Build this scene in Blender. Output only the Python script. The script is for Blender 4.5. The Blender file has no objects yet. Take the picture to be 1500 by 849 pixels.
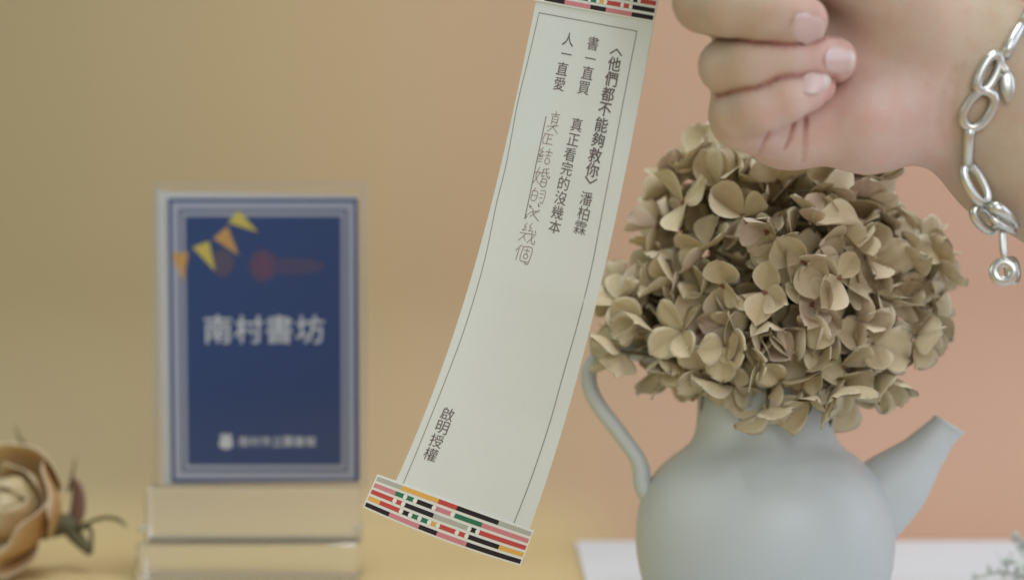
import bpy, math, random
import numpy as np
from mathutils import Vector, Matrix, noise

# ------------------------------------------------------------------ camera, world, lamps, exposure
sc = bpy.context.scene
MM = 0.001
CAMH = 110.0            # camera height over the table, mm
FOC = 70.0
K = 1500 * FOC / 36.0   # photograph pixels per (mm / mm of distance)

cam = bpy.data.cameras.new("camera")
cam_o = bpy.data.objects.new("camera", cam)
sc.collection.objects.link(cam_o)
cam_o.location = (0, 0, CAMH * MM)
cam_o.rotation_euler = (math.radians(90), 0, 0)
cam.lens = FOC
cam.sensor_width = 36
cam.clip_start = 0.01
cam.clip_end = 50
cam.dof.use_dof = True
cam.dof.focus_distance = 0.603
cam.dof.aperture_fstop = 6.0
cam.dof.aperture_blades = 9
sc.camera = cam_o

world = bpy.data.worlds.new("World")
sc.world = world
world.use_nodes = True
world.node_tree.nodes["Background"].inputs[0].default_value = (0.92, 1.0, 1.10, 1)
world.node_tree.nodes["Background"].inputs[1].default_value = 0.30


def area(name, loc, target, sx, sy, power, color, spread=180):
    l = bpy.data.lights.new(name, 'AREA')
    l.shape = 'RECTANGLE'
    l.size, l.size_y = sx, sy
    l.energy = power
    l.color = color
    l.spread = math.radians(spread)
    o = bpy.data.objects.new(name, l)
    sc.collection.objects.link(o)
    o.location = loc
    o.rotation_euler = (Vector(target) - Vector(loc)).to_track_quat('-Z', 'Y').to_euler()
    return o


area("window_light", (0.30, -0.30, 0.50), (0.04, 0.64, 0.06), 0.7, 0.6, 4.05, (0.96, 0.985, 1.02))
area("side_light", (0.95, 0.45, 0.40), (0.05, 0.68, 0.04), 0.6, 0.6, 2.3, (0.82, 0.90, 1.16))
area("ceiling_light", (0.12, 0.46, 1.10), (0.08, 0.66, 0.0), 0.5, 0.45, 3.3, (0.95, 0.99, 1.04), 130)
area("left_light", (-0.85, 0.25, 0.45), (0.10, 0.68, 0.06), 0.4, 0.4, 0.16, (0.80, 1.0, 0.74), 60)

sc.view_settings.view_transform = 'Standard'
sc.view_settings.look = 'None'
sc.view_settings.exposure = 0.0
sc.view_settings.gamma = 1.0
sc.cycles.use_denoising = True
sc.cycles.max_bounces = 12
sc.cycles.transparent_max_bounces = 16
sc.cycles.caustics_reflective = True
sc.cycles.caustics_refractive = True

rnd = random.Random(7)


# ------------------------------------------------------------------ helpers
def srgb(r, g, b):
    f = lambda c: (c / 255.0 / 12.92) if c / 255.0 <= 0.04045 else ((c / 255.0 + 0.055) / 1.055) ** 2.4
    return (f(r), f(g), f(b), 1.0)


def W(px, py, d):
    """a point (mm, table at z = 0) seen at px, py of the 1500 x 849 photograph, d mm away"""
    return np.array([(px - 750.0) / K * d, d, CAMH + (424.5 - py) / K * d])


def mesh_obj(name, verts, faces, mats, parent=None, smooth=True, mat_idx=None):
    """verts in mm -> one mesh object"""
    me = bpy.data.meshes.new(name)
    v = np.asarray(verts, dtype=float) * MM
    me.from_pydata(v.tolist(), [], [tuple(int(i) for i in f) for f in faces])
    for m in (mats if isinstance(mats, (list, tuple)) else [mats]):
        me.materials.append(m)
    if mat_idx is not None:
        me.polygons.foreach_set("material_index", list(mat_idx))
    if smooth:
        me.polygons.foreach_set("use_smooth", [True] * len(me.polygons))
    me.update()
    o = bpy.data.objects.new(name, me)
    sc.collection.objects.link(o)
    if parent is not None:
        o.parent = parent
    return o


def empty(name, loc_mm=(0, 0, 0)):
    o = bpy.data.objects.new(name, None)
    o.empty_display_size = 0.01
    sc.collection.objects.link(o)
    o.location = Vector(loc_mm) * MM
    return o


def tag(o, label=None, cat=None, group=None, kind=None):
    if label: o["label"] = label
    if cat: o["category"] = cat
    if group: o["group"] = group
    if kind: o["kind"] = kind
    return o


class MB:
    def __init__(s):
        s.v, s.f, s.m = [], [], []

    def add(s, v, f, mi=0):
        n = len(s.v)
        s.v.extend([tuple(p) for p in v])
        s.f.extend([tuple(i + n for i in q) for q in f])
        s.m.extend([mi] * len(f))

    def box(s, lo, hi, mi=0, bev=0.0, mat=None):
        x0, y0, z0 = lo; x1, y1, z1 = hi
        b = bev
        if b <= 0:
            v = [(x, y, z) for x in (x0, x1) for y in (y0, y1) for z in (z0, z1)]
            f = [(0, 1, 3, 2), (4, 6, 7, 5), (0, 4, 5, 1), (2, 3, 7, 6), (0, 2, 6, 4), (1, 5, 7, 3)]
        else:
            v, idx, f = [], {}, []
            X, Y, Z = (x0, x1), (y0, y1), (z0, z1)
            for i in (0, 1):
                for j in (0, 1):
                    for k in (0, 1):
                        sx, sy, sz = (1 - 2 * i), (1 - 2 * j), (1 - 2 * k)
                        for ax in range(3):
                            p = [X[i] + sx * b, Y[j] + sy * b, Z[k] + sz * b]
                            p[ax] = (X[i], Y[j], Z[k])[ax]
                            idx[(i, j, k, ax)] = len(v); v.append(tuple(p))
            g = lambda i, j, k, ax: idx[(i, j, k, ax)]
            for i in (0, 1):
                f.append((g(i, 0, 0, 0), g(i, 1, 0, 0), g(i, 1, 1, 0), g(i, 0, 1, 0)))
                f.append((g(0, i, 0, 1), g(1, i, 0, 1), g(1, i, 1, 1), g(0, i, 1, 1)))
                f.append((g(0, 0, i, 2), g(1, 0, i, 2), g(1, 1, i, 2), g(0, 1, i, 2)))
            for j in (0, 1):
                for k in (0, 1):
                    f.append((g(0, j, k, 1), g(1, j, k, 1), g(1, j, k, 2), g(0, j, k, 2)))
                    f.append((g(j, 0, k, 0), g(j, 1, k, 0), g(j, 1, k, 2), g(j, 0, k, 2)))
                    f.append((g(j, k, 0, 0), g(j, k, 1, 0), g(j, k, 1, 1), g(j, k, 0, 1)))
            for i in (0, 1):
                for j in (0, 1):
                    for k in (0, 1):
                        f.append((g(i, j, k, 0), g(i, j, k, 1), g(i, j, k, 2)))
        if mat is not None:
            v = [tuple(mat @ Vector(p)) for p in v]
        s.add(v, f, mi)

    def tube(s, pts, rad, n=12, mi=0, closed=False, flat=1.0, flatdir=None, caps=True):
        pts = [np.array(p, float) for p in pts]
        N = len(pts)
        rad = list(rad) if hasattr(rad, '__len__') else [rad] * N
        rings = []
        prev = None
        for i in range(N):
            if closed:
                t = pts[(i + 1) % N] - pts[i - 1]
            else:
                t = pts[min(i + 1, N - 1)] - pts[max(i - 1, 0)]
            t = t / (np.linalg.norm(t) + 1e-9)
            if flatdir is not None:
                a = np.cross(t, flatdir)
            elif prev is None:
                a = np.cross(t, (0.13, 0.31, 0.94) if abs(t[2]) < .9 else (1, 0, 0))
            else:
                a = prev - t * np.dot(prev, t)
            a = a / (np.linalg.norm(a) + 1e-9)
            prev = a
            b = np.cross(t, a)
            rings.append([pts[i] + rad[i] * (math.cos(q) * a + flat * math.sin(q) * b)
                          for q in [2 * math.pi * k / n for k in range(n)]])
        v = [p for r in rings for p in r]
        f = []
        for i in range(N if closed else N - 1):
            j = (i + 1) % N
            for k in range(n):
                l = (k + 1) % n
                f.append((i * n + k, i * n + l, j * n + l, j * n + k))
        if caps and not closed:
            f.append(tuple(range(n - 1, -1, -1)))
            f.append(tuple((N - 1) * n + k for k in range(n)))
        s.add(v, f, mi)

    def build(s, name, mats, parent=None, smooth=True):
        return mesh_obj(name, s.v, s.f, mats, parent, smooth, s.m)


def spline(pts, n):
    """Catmull-Rom through pts, n samples"""
    P = [np.array(p, float) for p in pts]
    P = [2 * P[0] - P[1]] + P + [2 * P[-1] - P[-2]]
    out = []
    m = len(P) - 3
    for q in range(n):
        t = q / (n - 1) * m
        i = min(int(t), m - 1); t -= i
        a, b, c, d = P[i:i + 4]
        out.append(0.5 * ((2 * b) + (c - a) * t + (2 * a - 5 * b + 4 * c - d) * t * t + (3 * b - a - 3 * c + d) * t ** 3))
    return out


# ------------------------------------------------------------------ materials
def new_mat(name):
    m = bpy.data.materials.new(name)
    m.use_nodes = True
    return m, m.node_tree, m.node_tree.nodes["Principled BSDF"]


def plain(name, col, rough=0.6, metal=0.0, spec=0.5, bump=0.0, bscale=400.0, var=0.0, sss=0.0):
    m, nt, b = new_mat(name)
    b.inputs["Base Color"].default_value = col
    b.inputs["Roughness"].default_value = rough
    b.inputs["Metallic"].default_value = metal
    b.inputs["Specular IOR Level"].default_value = spec
    if sss:
        b.inputs["Subsurface Weight"].default_value = sss
        b.inputs["Subsurface Radius"].default_value = (0.004, 0.002, 0.001)
        b.inputs["Subsurface Scale"].default_value = 0.5
    if bump or var:
        tc = nt.nodes.new("ShaderNodeTexCoord")
        nz = nt.nodes.new("ShaderNodeTexNoise")
        nz.inputs["Scale"].default_value = bscale
        nz.inputs["Detail"].default_value = 6
        nt.links.new(tc.outputs["Object"], nz.inputs["Vector"])
        if bump:
            bp = nt.nodes.new("ShaderNodeBump")
            bp.inputs["Strength"].default_value = bump
            bp.inputs["Distance"].default_value = 0.0003
            nt.links.new(nz.outputs["Fac"], bp.inputs["Height"])
            nt.links.new(bp.outputs["Normal"], b.inputs["Normal"])
        if var:
            n2 = nt.nodes.new("ShaderNodeTexNoise")
            n2.inputs["Scale"].default_value = bscale * 0.08
            n2.inputs["Detail"].default_value = 3
            nt.links.new(tc.outputs["Object"], n2.inputs["Vector"])
            mx = nt.nodes.new("ShaderNodeMix"); mx.data_type = 'RGBA'
            mx.inputs["A"].default_value = tuple(c * (1 - var) for c in col[:3]) + (1,)
            mx.inputs["B"].default_value = tuple(min(1, c * (1 + var)) for c in col[:3]) + (1,)
            nt.links.new(n2.outputs["Fac"], mx.inputs["Factor"])
            nt.links.new(mx.outputs["Result"], b.inputs["Base Color"])
    return m


M = {}
M['ceramic'] = plain("matte_celadon_ceramic", (0.53, 0.56, 0.54, 1), 0.42, spec=0.35, bump=0.15, bscale=500, var=0.03)
M['ceramic_in'] = plain("ceramic_inside", (0.45, 0.47, 0.45, 1), 0.7)
M['paper'] = plain("white_bookmark_paper", (0.66, 0.675, 0.635, 1), 0.85, spec=0.2, bump=0.12, bscale=1500, var=0.012)
M['sheet'] = plain("white_table_sheet", (0.70, 0.72, 0.73, 1), 0.7, spec=0.3, bump=0.1, bscale=300, var=0.01)
M['p_grey'] = plain("print_grey", (0.42, 0.42, 0.36, 1), 0.85, spec=0.2)
M['p_yellow'] = plain("print_yellow", (0.72, 0.40, 0.09, 1), 0.85, spec=0.2)
M['p_red'] = plain("print_red", (0.52, 0.075, 0.065, 1), 0.85, spec=0.2)
M['p_black'] = plain("print_black", (0.03, 0.022, 0.025, 1), 0.85, spec=0.2)
M['p_pink'] = plain("print_pink", (0.60, 0.22, 0.24, 1), 0.85, spec=0.2)
M['p_green'] = plain("print_green", (0.035, 0.17, 0.09, 1), 0.85, spec=0.2)
M['p_dot'] = plain("print_white", (0.74, 0.74, 0.68, 1), 0.85, spec=0.2)
M['ink'] = plain("print_ink", (0.14, 0.11, 0.105, 1), 0.9, spec=0.1)
M['ink_soft'] = plain("print_ink_fine", (0.24, 0.215, 0.19, 1), 0.9, spec=0.1)
M['pen'] = plain("pen_ink_brown", (0.27, 0.175, 0.155, 1), 0.9, spec=0.1)
M['navy'] = plain("card_navy", (0.006, 0.055, 0.24, 1), 0.55, spec=0.3)
M['cardframe'] = plain("card_frame_bluegrey", (0.50, 0.53, 0.66, 1), 0.6)
M['cardframe_dim'] = plain("card_frame_dim", (0.14, 0.19, 0.31, 1), 0.6)
M['cardtext'] = plain("card_print_white", (0.80, 0.84, 0.86, 1), 0.6)
M['flag_y'] = plain("card_print_yellow", (0.78, 0.66, 0.10, 1), 0.6)
M['flag_o'] = plain("card_print_orange", (0.74, 0.42, 0.10, 1), 0.6)
M['refl_rose'] = plain("card_refl_rose", (0.15, 0.05, 0.14, 1), 0.6)  # this and the next three: tints of reflections painted onto the card
M['refl_plum'] = plain("card_refl_plum", (0.07, 0.055, 0.18, 1), 0.6)
M['refl_brown'] = plain("card_refl_brown", (0.10, 0.075, 0.15, 1), 0.6)
M['refl_teal'] = plain("card_refl_teal", (0.022, 0.085, 0.17, 1), 0.6)
M['silver'] = plain("silver", (0.60, 0.60, 0.54, 1), 0.32, metal=1.0, bump=0.1, bscale=600)
M['stem'] = plain("dry_stem", (0.12, 0.10, 0.05, 1), 0.8, bump=0.4, bscale=600, var=0.2)
M['floret_center'] = plain("floret_center", (0.26, 0.12, 0.07, 1), 0.8)
M['sprig'] = plain("grey_green_leaf", (0.62, 0.66, 0.60, 1), 0.8, var=0.3, bscale=900)
M['sprig_dark'] = plain("sprig_stem", (0.34, 0.36, 0.29, 1), 0.8)
M['sepal'] = plain("dry_sepal", (0.22, 0.12, 0.085, 1), 0.75, var=0.3, bscale=900)
M['sepal_g'] = plain("dry_sepal_green", (0.12, 0.11, 0.05, 1), 0.75, var=0.3, bscale=900)


def mat_acrylic(name, tint, edge):
    """thin clear acrylic: see-through with a fresnel gloss; edges catch more light"""
    m, nt, b = new_mat(name)
    nt.nodes.remove(b)
    out = nt.nodes["Material Output"]
    tr = nt.nodes.new("ShaderNodeBsdfTransparent"); tr.inputs[0].default_value = tint
    gl = nt.nodes.new("ShaderNodeBsdfGlossy"); gl.inputs["Roughness"].default_value = 0.06
    df = nt.nodes.new("ShaderNodeBsdfDiffuse"); df.inputs[0].default_value = (0.8, 0.82, 0.8, 1)
    fr = nt.nodes.new("ShaderNodeFresnel"); fr.inputs["IOR"].default_value = 1.33
    m1 = nt.nodes.new("ShaderNodeMixShader"); m2 = nt.nodes.new("ShaderNodeMixShader")
    nt.links.new(fr.outputs[0], m1.inputs[0]); nt.links.new(tr.outputs[0], m1.inputs[1]); nt.links.new(gl.outputs[0], m1.inputs[2])
    m2.inputs[0].default_value = edge
    nt.links.new(m1.outputs[0], m2.inputs[1]); nt.links.new(df.outputs[0], m2.inputs[2])
    nt.links.new(m2.outputs[0], out.inputs[0])
    return m


M['acrylic'] = mat_acrylic("clear_acrylic", (1, 1, 1, 1), 0.012)
def mat_glass():
    m, nt, b = new_mat("solid_acrylic")
    b.inputs["Base Color"].default_value = (0.98, 0.99, 0.985, 1)
    b.inputs["Roughness"].default_value = 0.03
    b.inputs["IOR"].default_value = 1.49
    b.inputs["Transmission Weight"].default_value = 0.91
    return m


M['solid'] = mat_glass()
M['acrylic_block'] = mat_acrylic("clear_acrylic_block", (0.98, 0.99, 0.98, 1), 0.09)
M['acrylic_edge'] = mat_acrylic("acrylic_polished_edge", (0.98, 0.99, 0.98, 1), 0.17)


def mat_backdrop():
    """paper backdrop coloured ochre on the left and on the table part, peach on the right"""
    m, nt, b = new_mat("ochre_to_peach_paper")
    at = nt.nodes.new("ShaderNodeAttribute"); at.attribute_name = "sheet_tint"
    nz = nt.nodes.new("ShaderNodeTexNoise"); nz.inputs["Scale"].default_value = 6; nz.inputs["Detail"].default_value = 3
    tc = nt.nodes.new("ShaderNodeTexCoord"); nt.links.new(tc.outputs["Object"], nz.inputs["Vector"])
    mr = nt.nodes.new("ShaderNodeMapRange")
    mr.inputs["To Min"].default_value = 0.955; mr.inputs["To Max"].default_value = 1.045
    nt.links.new(nz.outputs["Fac"], mr.inputs["Value"])
    vm = nt.nodes.new("ShaderNodeVectorMath"); vm.operation = 'SCALE'
    nt.links.new(at.outputs["Color"], vm.inputs[0]); nt.links.new(mr.outputs[0], vm.inputs["Scale"])
    nt.links.new(vm.outputs[0], b.inputs["Base Color"])
    b.inputs["Roughness"].default_value = 0.85
    b.inputs["Specular IOR Level"].default_value = 0.2
    return m


def mat_petal(name, c1, c2, c3, rim, translucent=0.15, vein=0.5):
    m, nt, b = new_mat(name)
    L = nt.links
    oi = nt.nodes.new("ShaderNodeObjectInfo")
    ramp = nt.nodes.new("ShaderNodeValToRGB")
    ramp.color_ramp.elements[0].color = c1
    ramp.color_ramp.elements[1].color = c3
    e = ramp.color_ramp.elements.new(0.5); e.color = c2
    at = nt.nodes.new("ShaderNodeAttribute"); at.attribute_name = "pt"   # r: along, g: rim, b: vein
    sp = nt.nodes.new("ShaderNodeSeparateColor"); L.new(at.outputs["Color"], sp.inputs[0])
    tc = nt.nodes.new("ShaderNodeTexCoord")
    nz = nt.nodes.new("ShaderNodeTexNoise"); nz.inputs["Scale"].default_value = 160; nz.inputs["Detail"].default_value = 4
    L.new(tc.outputs["Object"], nz.inputs["Vector"])
    add = nt.nodes.new("ShaderNodeMath"); add.operation = 'MULTIPLY_ADD'
    add.inputs[1].default_value = 0.5; L.new(nz.outputs["Fac"], add.inputs[0])
    sub = nt.nodes.new("ShaderNodeMath"); sub.operation = 'SUBTRACT'; sub.inputs[1].default_value = 0.25
    L.new(oi.outputs["Random"], sub.inputs[0]); L.new(sub.outputs[0], add.inputs[2])
    L.new(add.outputs[0], ramp.inputs[0])
    mx = nt.nodes.new("ShaderNodeMix"); mx.data_type = 'RGBA'; mx.inputs["B"].default_value = rim
    mp = nt.nodes.new("ShaderNodeMath"); mp.operation = 'MULTIPLY'; mp.inputs[1].default_value = 0.6
    L.new(sp.outputs[1], mp.inputs[0]); L.new(mp.outputs[0], mx.inputs["Factor"])
    L.new(ramp.outputs[0], mx.inputs["A"])
    # veins
    mv = nt.nodes.new("ShaderNodeMix"); mv.data_type = 'RGBA'; mv.blend_type = 'MULTIPLY'
    mv.inputs["B"].default_value = (0.72, 0.66, 0.58, 1)
    wv = nt.nodes.new("ShaderNodeMath"); wv.operation = 'MULTIPLY'; wv.inputs[1].default_value = vein
    L.new(sp.outputs[2], wv.inputs[0]); L.new(wv.outputs[0], mv.inputs["Factor"])
    L.new(mx.outputs["Result"], mv.inputs["A"])
    L.new(mv.outputs["Result"], b.inputs["Base Color"])
    b.inputs["Roughness"].default_value = 0.7
    b.inputs["Specular IOR Level"].default_value = 0.25
    bp = nt.nodes.new("ShaderNodeBump"); bp.inputs["Strength"].default_value = 0.35; bp.inputs["Distance"].default_value = 0.0006
    nb = nt.nodes.new("ShaderNodeTexNoise"); nb.inputs["Scale"].default_value = 420; nb.inputs["Detail"].default_value = 5
    L.new(tc.outputs["Object"], nb.inputs["Vector"]); L.new(nb.outputs["Fac"], bp.inputs["Height"])
    L.new(bp.outputs["Normal"], b.inputs["Normal"])
    tl = nt.nodes.new("ShaderNodeBsdfTranslucent"); L.new(mv.outputs["Result"], tl.inputs[0])
    ms = nt.nodes.new("ShaderNodeMixShader"); ms.inputs[0].default_value = translucent
    L.new(b.outputs[0], ms.inputs[1]); L.new(tl.outputs[0], ms.inputs[2])
    L.new(ms.outputs[0], nt.nodes["Material Output"].inputs[0])
    return m


M['petal'] = mat_petal("dried_petal", (0.56, 0.475, 0.285, 1), (0.77, 0.655, 0.43, 1), (0.68, 0.54, 0.42, 1), (0.84, 0.77, 0.58, 1), 0.16)
M['rose'] = mat_petal("dried_rose_petal", (0.76, 0.61, 0.32, 1), (0.82, 0.69, 0.40, 1), (0.70, 0.50, 0.25, 1), (0.90, 0.84, 0.66, 1), 0.3, 0.6)
M['rose_out'] = mat_petal("dried_rose_outer_petal", (0.58, 0.34, 0.13, 1), (0.64, 0.40, 0.16, 1), (0.50, 0.28, 0.11, 1), (0.80, 0.72, 0.56, 1), 0.2, 0.6)


def mat_skin():
    m, nt, b = new_mat("skin")
    L = nt.links
    at = nt.nodes.new("ShaderNodeAttribute"); at.attribute_name = "tone"
    tc = nt.nodes.new("ShaderNodeTexCoord")
    nz = nt.nodes.new("ShaderNodeTexNoise"); nz.inputs["Scale"].default_value = 55; nz.inputs["Detail"].default_value = 7
    L.new(tc.outputs["Object"], nz.inputs["Vector"])
    mr = nt.nodes.new("ShaderNodeMapRange"); mr.inputs["To Min"].default_value = 0.90; mr.inputs["To Max"].default_value = 1.10
    L.new(nz.outputs["Fac"], mr.inputs["Value"])
    vm = nt.nodes.new("ShaderNodeVectorMath"); vm.operation = 'SCALE'
    n3 = nt.nodes.new("ShaderNodeTexNoise"); n3.inputs["Scale"].default_value = 130; n3.inputs["Detail"].default_value = 6
    L.new(tc.outputs["Object"], n3.inputs["Vector"])
    m3 = nt.nodes.new("ShaderNodeMapRange"); m3.inputs["From Min"].default_value = 0.42; m3.inputs["From Max"].default_value = 0.72
    L.new(n3.outputs["Fac"], m3.inputs["Value"])
    mx = nt.nodes.new("ShaderNodeMix"); mx.data_type = 'RGBA'; mx.blend_type = 'MULTIPLY'; mx.inputs["B"].default_value = (1.0, 0.88, 0.85, 1)
    L.new(m3.outputs[0], mx.inputs["Factor"]); L.new(at.outputs["Color"], mx.inputs["A"])
    L.new(mx.outputs["Result"], vm.inputs[0]); L.new(mr.outputs[0], vm.inputs["Scale"])
    L.new(vm.outputs[0], b.inputs["Base Color"])
    b.inputs["Roughness"].default_value = 0.5
    b.inputs["Specular IOR Level"].default_value = 0.3
    b.inputs["Subsurface Weight"].default_value = 0.35
    b.inputs["Subsurface Radius"].default_value = (1.0, 0.35, 0.2)
    b.inputs["Subsurface Scale"].default_value = 0.003
    vo = nt.nodes.new("ShaderNodeTexVoronoi"); vo.inputs["Scale"].default_value = 1100
    L.new(tc.outputs["Object"], vo.inputs["Vector"])
    n2 = nt.nodes.new("ShaderNodeTexNoise"); n2.inputs["Scale"].default_value = 260; n2.inputs["Detail"].default_value = 5
    L.new(tc.outputs["Object"], n2.inputs["Vector"])
    ad = nt.nodes.new("ShaderNodeMath"); ad.operation = 'MULTIPLY_ADD'; ad.inputs[1].default_value = 0.4
    L.new(vo.outputs["Distance"], ad.inputs[0]); L.new(n2.outputs["Fac"], ad.inputs[2])
    bp = nt.nodes.new("ShaderNodeBump"); bp.inputs["Strength"].default_value = 0.35; bp.inputs["Distance"].default_value = 0.0004
    L.new(ad.outputs[0], bp.inputs["Height"]); L.new(bp.outputs["Normal"], b.inputs["Normal"])
    return m


M['skin'] = mat_skin()
M['nail'] = plain("fingernail", (0.57, 0.42, 0.37, 1), 0.3, spec=0.5, sss=0.2)
M['nail_edge'] = plain("fingernail_free_edge", (0.63, 0.52, 0.44, 1), 0.35, spec=0.5)


# ------------------------------------------------------------------ backdrop: table and wall in one curved paper sweep
def backdrop():
    prof = [(-600, 0.0), (200, 0.0), (450, 0), (600, 0), (700, 0), (750, 0), (800, 0), (830, 0), (858, 0)]
    R = 110
    for k in range(1, 19):
        a = math.radians(5 * k)
        prof.append((858 + R * math.sin(a), R * (1 - math.cos(a))))
    for z in (125, 145, 170, 200, 230, 260, 330, 420, 550, 700, 900):
        prof.append((858 + R, z))
    xs = np.linspace(-900, 900, 121)
    v, f, col = [], [], []
    och = np.array([0.415, 0.34, 0.185]); pea = np.array([0.535, 0.333, 0.228]); tan = np.array([0.53, 0.39, 0.222])
    sm = lambda a, b, x: (lambda t: t * t * (3 - 2 * t))(min(1, max(0, (x - a) / (b - a))))
    for (y, z) in prof:
        for x in xs:
            v.append((x, y, z))
            g = sm(-330, -10, x)
            c = och * (1 - g) + tan * g
            g = sm(-90, 170, x + z * 0.10)
            c = c * (1 - g) + pea * g
            # the part lying on the table stays ochre up to the fold
            tb = 1 - sm(-6, 26, z - 0.0)
            tb *= 1 - sm(10, 70, x)
            c = c * (1 - tb) + np.array([0.65, 0.515, 0.255]) * tb
            col.append(c)
    nx = len(xs)
    for i in range(len(prof) - 1):
        for j in range(nx - 1):
            a = i * nx + j
            f.append((a, a + 1, a + nx + 1, a + nx))
    o = mesh_obj("backdrop", v, f, mat_backdrop())
    ca = o.data.color_attributes.new("sheet_tint", 'FLOAT_COLOR', 'POINT')
    arr = np.ones((len(v), 4)); arr[:, :3] = np.array(col)
    ca.data.foreach_set("color", arr.ravel())
    tag(o, kind="structure")


backdrop()

# white sheet on the right of the table
mb = MB()
mb.box((27.5, 420, 0.3), (620, 862, 1.6), bev=0.3)
tag(mb.build("paper_board", M['sheet'], smooth=False), "plain white board lying flat on the table under the pitcher", "board")


# ------------------------------------------------------------------ ceramic pitcher
VX, VY = (1120 - 750) / K * 672, 672.0


def pitcher():
    root = empty("pitcher", (VX, VY, 1.6))
    prof = [(0, 0.6), (30, 0.6), (32.5, 0.0), (35.5, 0.4), (38, 3), (40.8, 9), (42.6, 16), (43.4, 23), (43.2, 30), (42.0, 36.5), (39.6, 42.5),
            (36, 47.6), (31.6, 51.8), (27.6, 54.7), (25.0, 57.2), (23.6, 60.2), (22.9, 64), (22.6, 70), (22.7, 76), (23.3, 81), (24.4, 84.6), (24.9, 85.6), (24.4, 86.3), (23.4, 85.8)]
    inner = [(21.4, 82), (20.9, 74), (21.0, 62), (24, 56), (33, 47), (40, 32), (40.5, 20), (34, 4), (0, 3)]
    n = 96
    v, f, mi = [], [], []
    prof2 = [tuple(p) for p in spline(prof, 90)] + inner
    prof2[0] = (0.01, 0.6); prof2[-1] = (0.01, 3)
    for (r, z) in prof2:
        for k in range(n):
            a = 2 * math.pi * k / n
            v.append((r * math.cos(a), r * math.sin(a), z))
    for i in range(len(prof2) - 1):
        for k in range(n):
            l = (k + 1) % n
            f.append((i * n + k, i * n + l, (i + 1) * n + l, (i + 1) * n + k))
            mi.append(0 if i < 90 else 1)
    mesh_obj("body", v, f, [M['ceramic'], M['ceramic_in']], root, True, mi)
    loc = np.array([VX, VY, 1.6])
    L = lambda px, py, dd=0: W(px, py, VY + dd) - loc
    # handle: flattened strap
    hp = spline([L(972, 745), L(944, 716), L(936, 676), L(906, 632), L(876, 592), L(863, 560), L(868, 532), L(892, 516), L(930, 516), L(985, 535), L(1032, 556)], 60)
    mb = MB()
    mb.tube(hp, [3.6 - 0.9 * min(1, i / 14) for i in range(60)], n=16, flat=1.5, flatdir=np.array([0, 1.0, 0]))
    mb.build("handle", M['ceramic'], root)
    # spout
    cl = spline([L(1228, 775), L(1272, 744), L(1314, 704), L(1350, 665), L(1374, 637), L(1390, 622)], 30)
    hw = np.interp(np.linspace(0, 1, 30), [0, .2, .4, .6, .8, .93, 1], [12, 13.5, 11.8, 7.6, 5.9, 5.6, 6.0])
    tilt = np.linspace(0, 1, 30)
    mb = MB(); rings = []
    nn = 40
    for i in range(30):
        t = cl[min(i + 1, 29)] - cl[max(i - 1, 0)]; t /= np.linalg.norm(t)
        t2 = np.array([0.46, 0, 0.89])
        w = tilt[i] ** 2 * 0.8
        t = t * (1 - w) + t2 * w; t /= np.linalg.norm(t)
        b = np.array([0, 1.0, 0]); a = np.cross(b, t)
        rings.append((cl[i], a, b, hw[i], t))
    v, f, mi = [], [], []
    for (c, a, b, r, t) in rings:
        for k in range(nn):
            q = 2 * math.pi * k / nn
            v.append(c + r * (math.cos(q) * a + 0.85 * math.sin(q) * b))
    c, a, b, r, t = rings[-1]
    for (rr, dz) in ((r - 0.4, 0.45), (r - 1.2, 0.45), (r - 1.7, -0.3), (r - 2.2, -4), (r - 2.4, -9)):
        for k in range(nn):
            q = 2 * math.pi * k / nn
            v.append(c + t * dz + rr * (math.cos(q) * a + 0.85 * math.sin(q) * b))
    for k in range(nn):
        q = 2 * math.pi * k / nn
        v.append(c + t * -9.5 + 0.2 * (math.cos(q) * a + math.sin(q) * b))
    nr = len(v) // nn
    for i in range(nr - 1):
        for k in range(nn):
            l = (k + 1) % nn
            f.append((i * nn + k, i * nn + l, (i + 1) * nn + l, (i + 1) * nn + k))
            mi.append(0 if i < 32 else 1)
    mesh_obj("spout", v, f, [M['ceramic'], M['ceramic_in']], root, True, mi)
    tag(root, "matte pale grey-green ceramic pitcher with round body, loop handle and flared spout", "pitcher")


pitcher()


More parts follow.
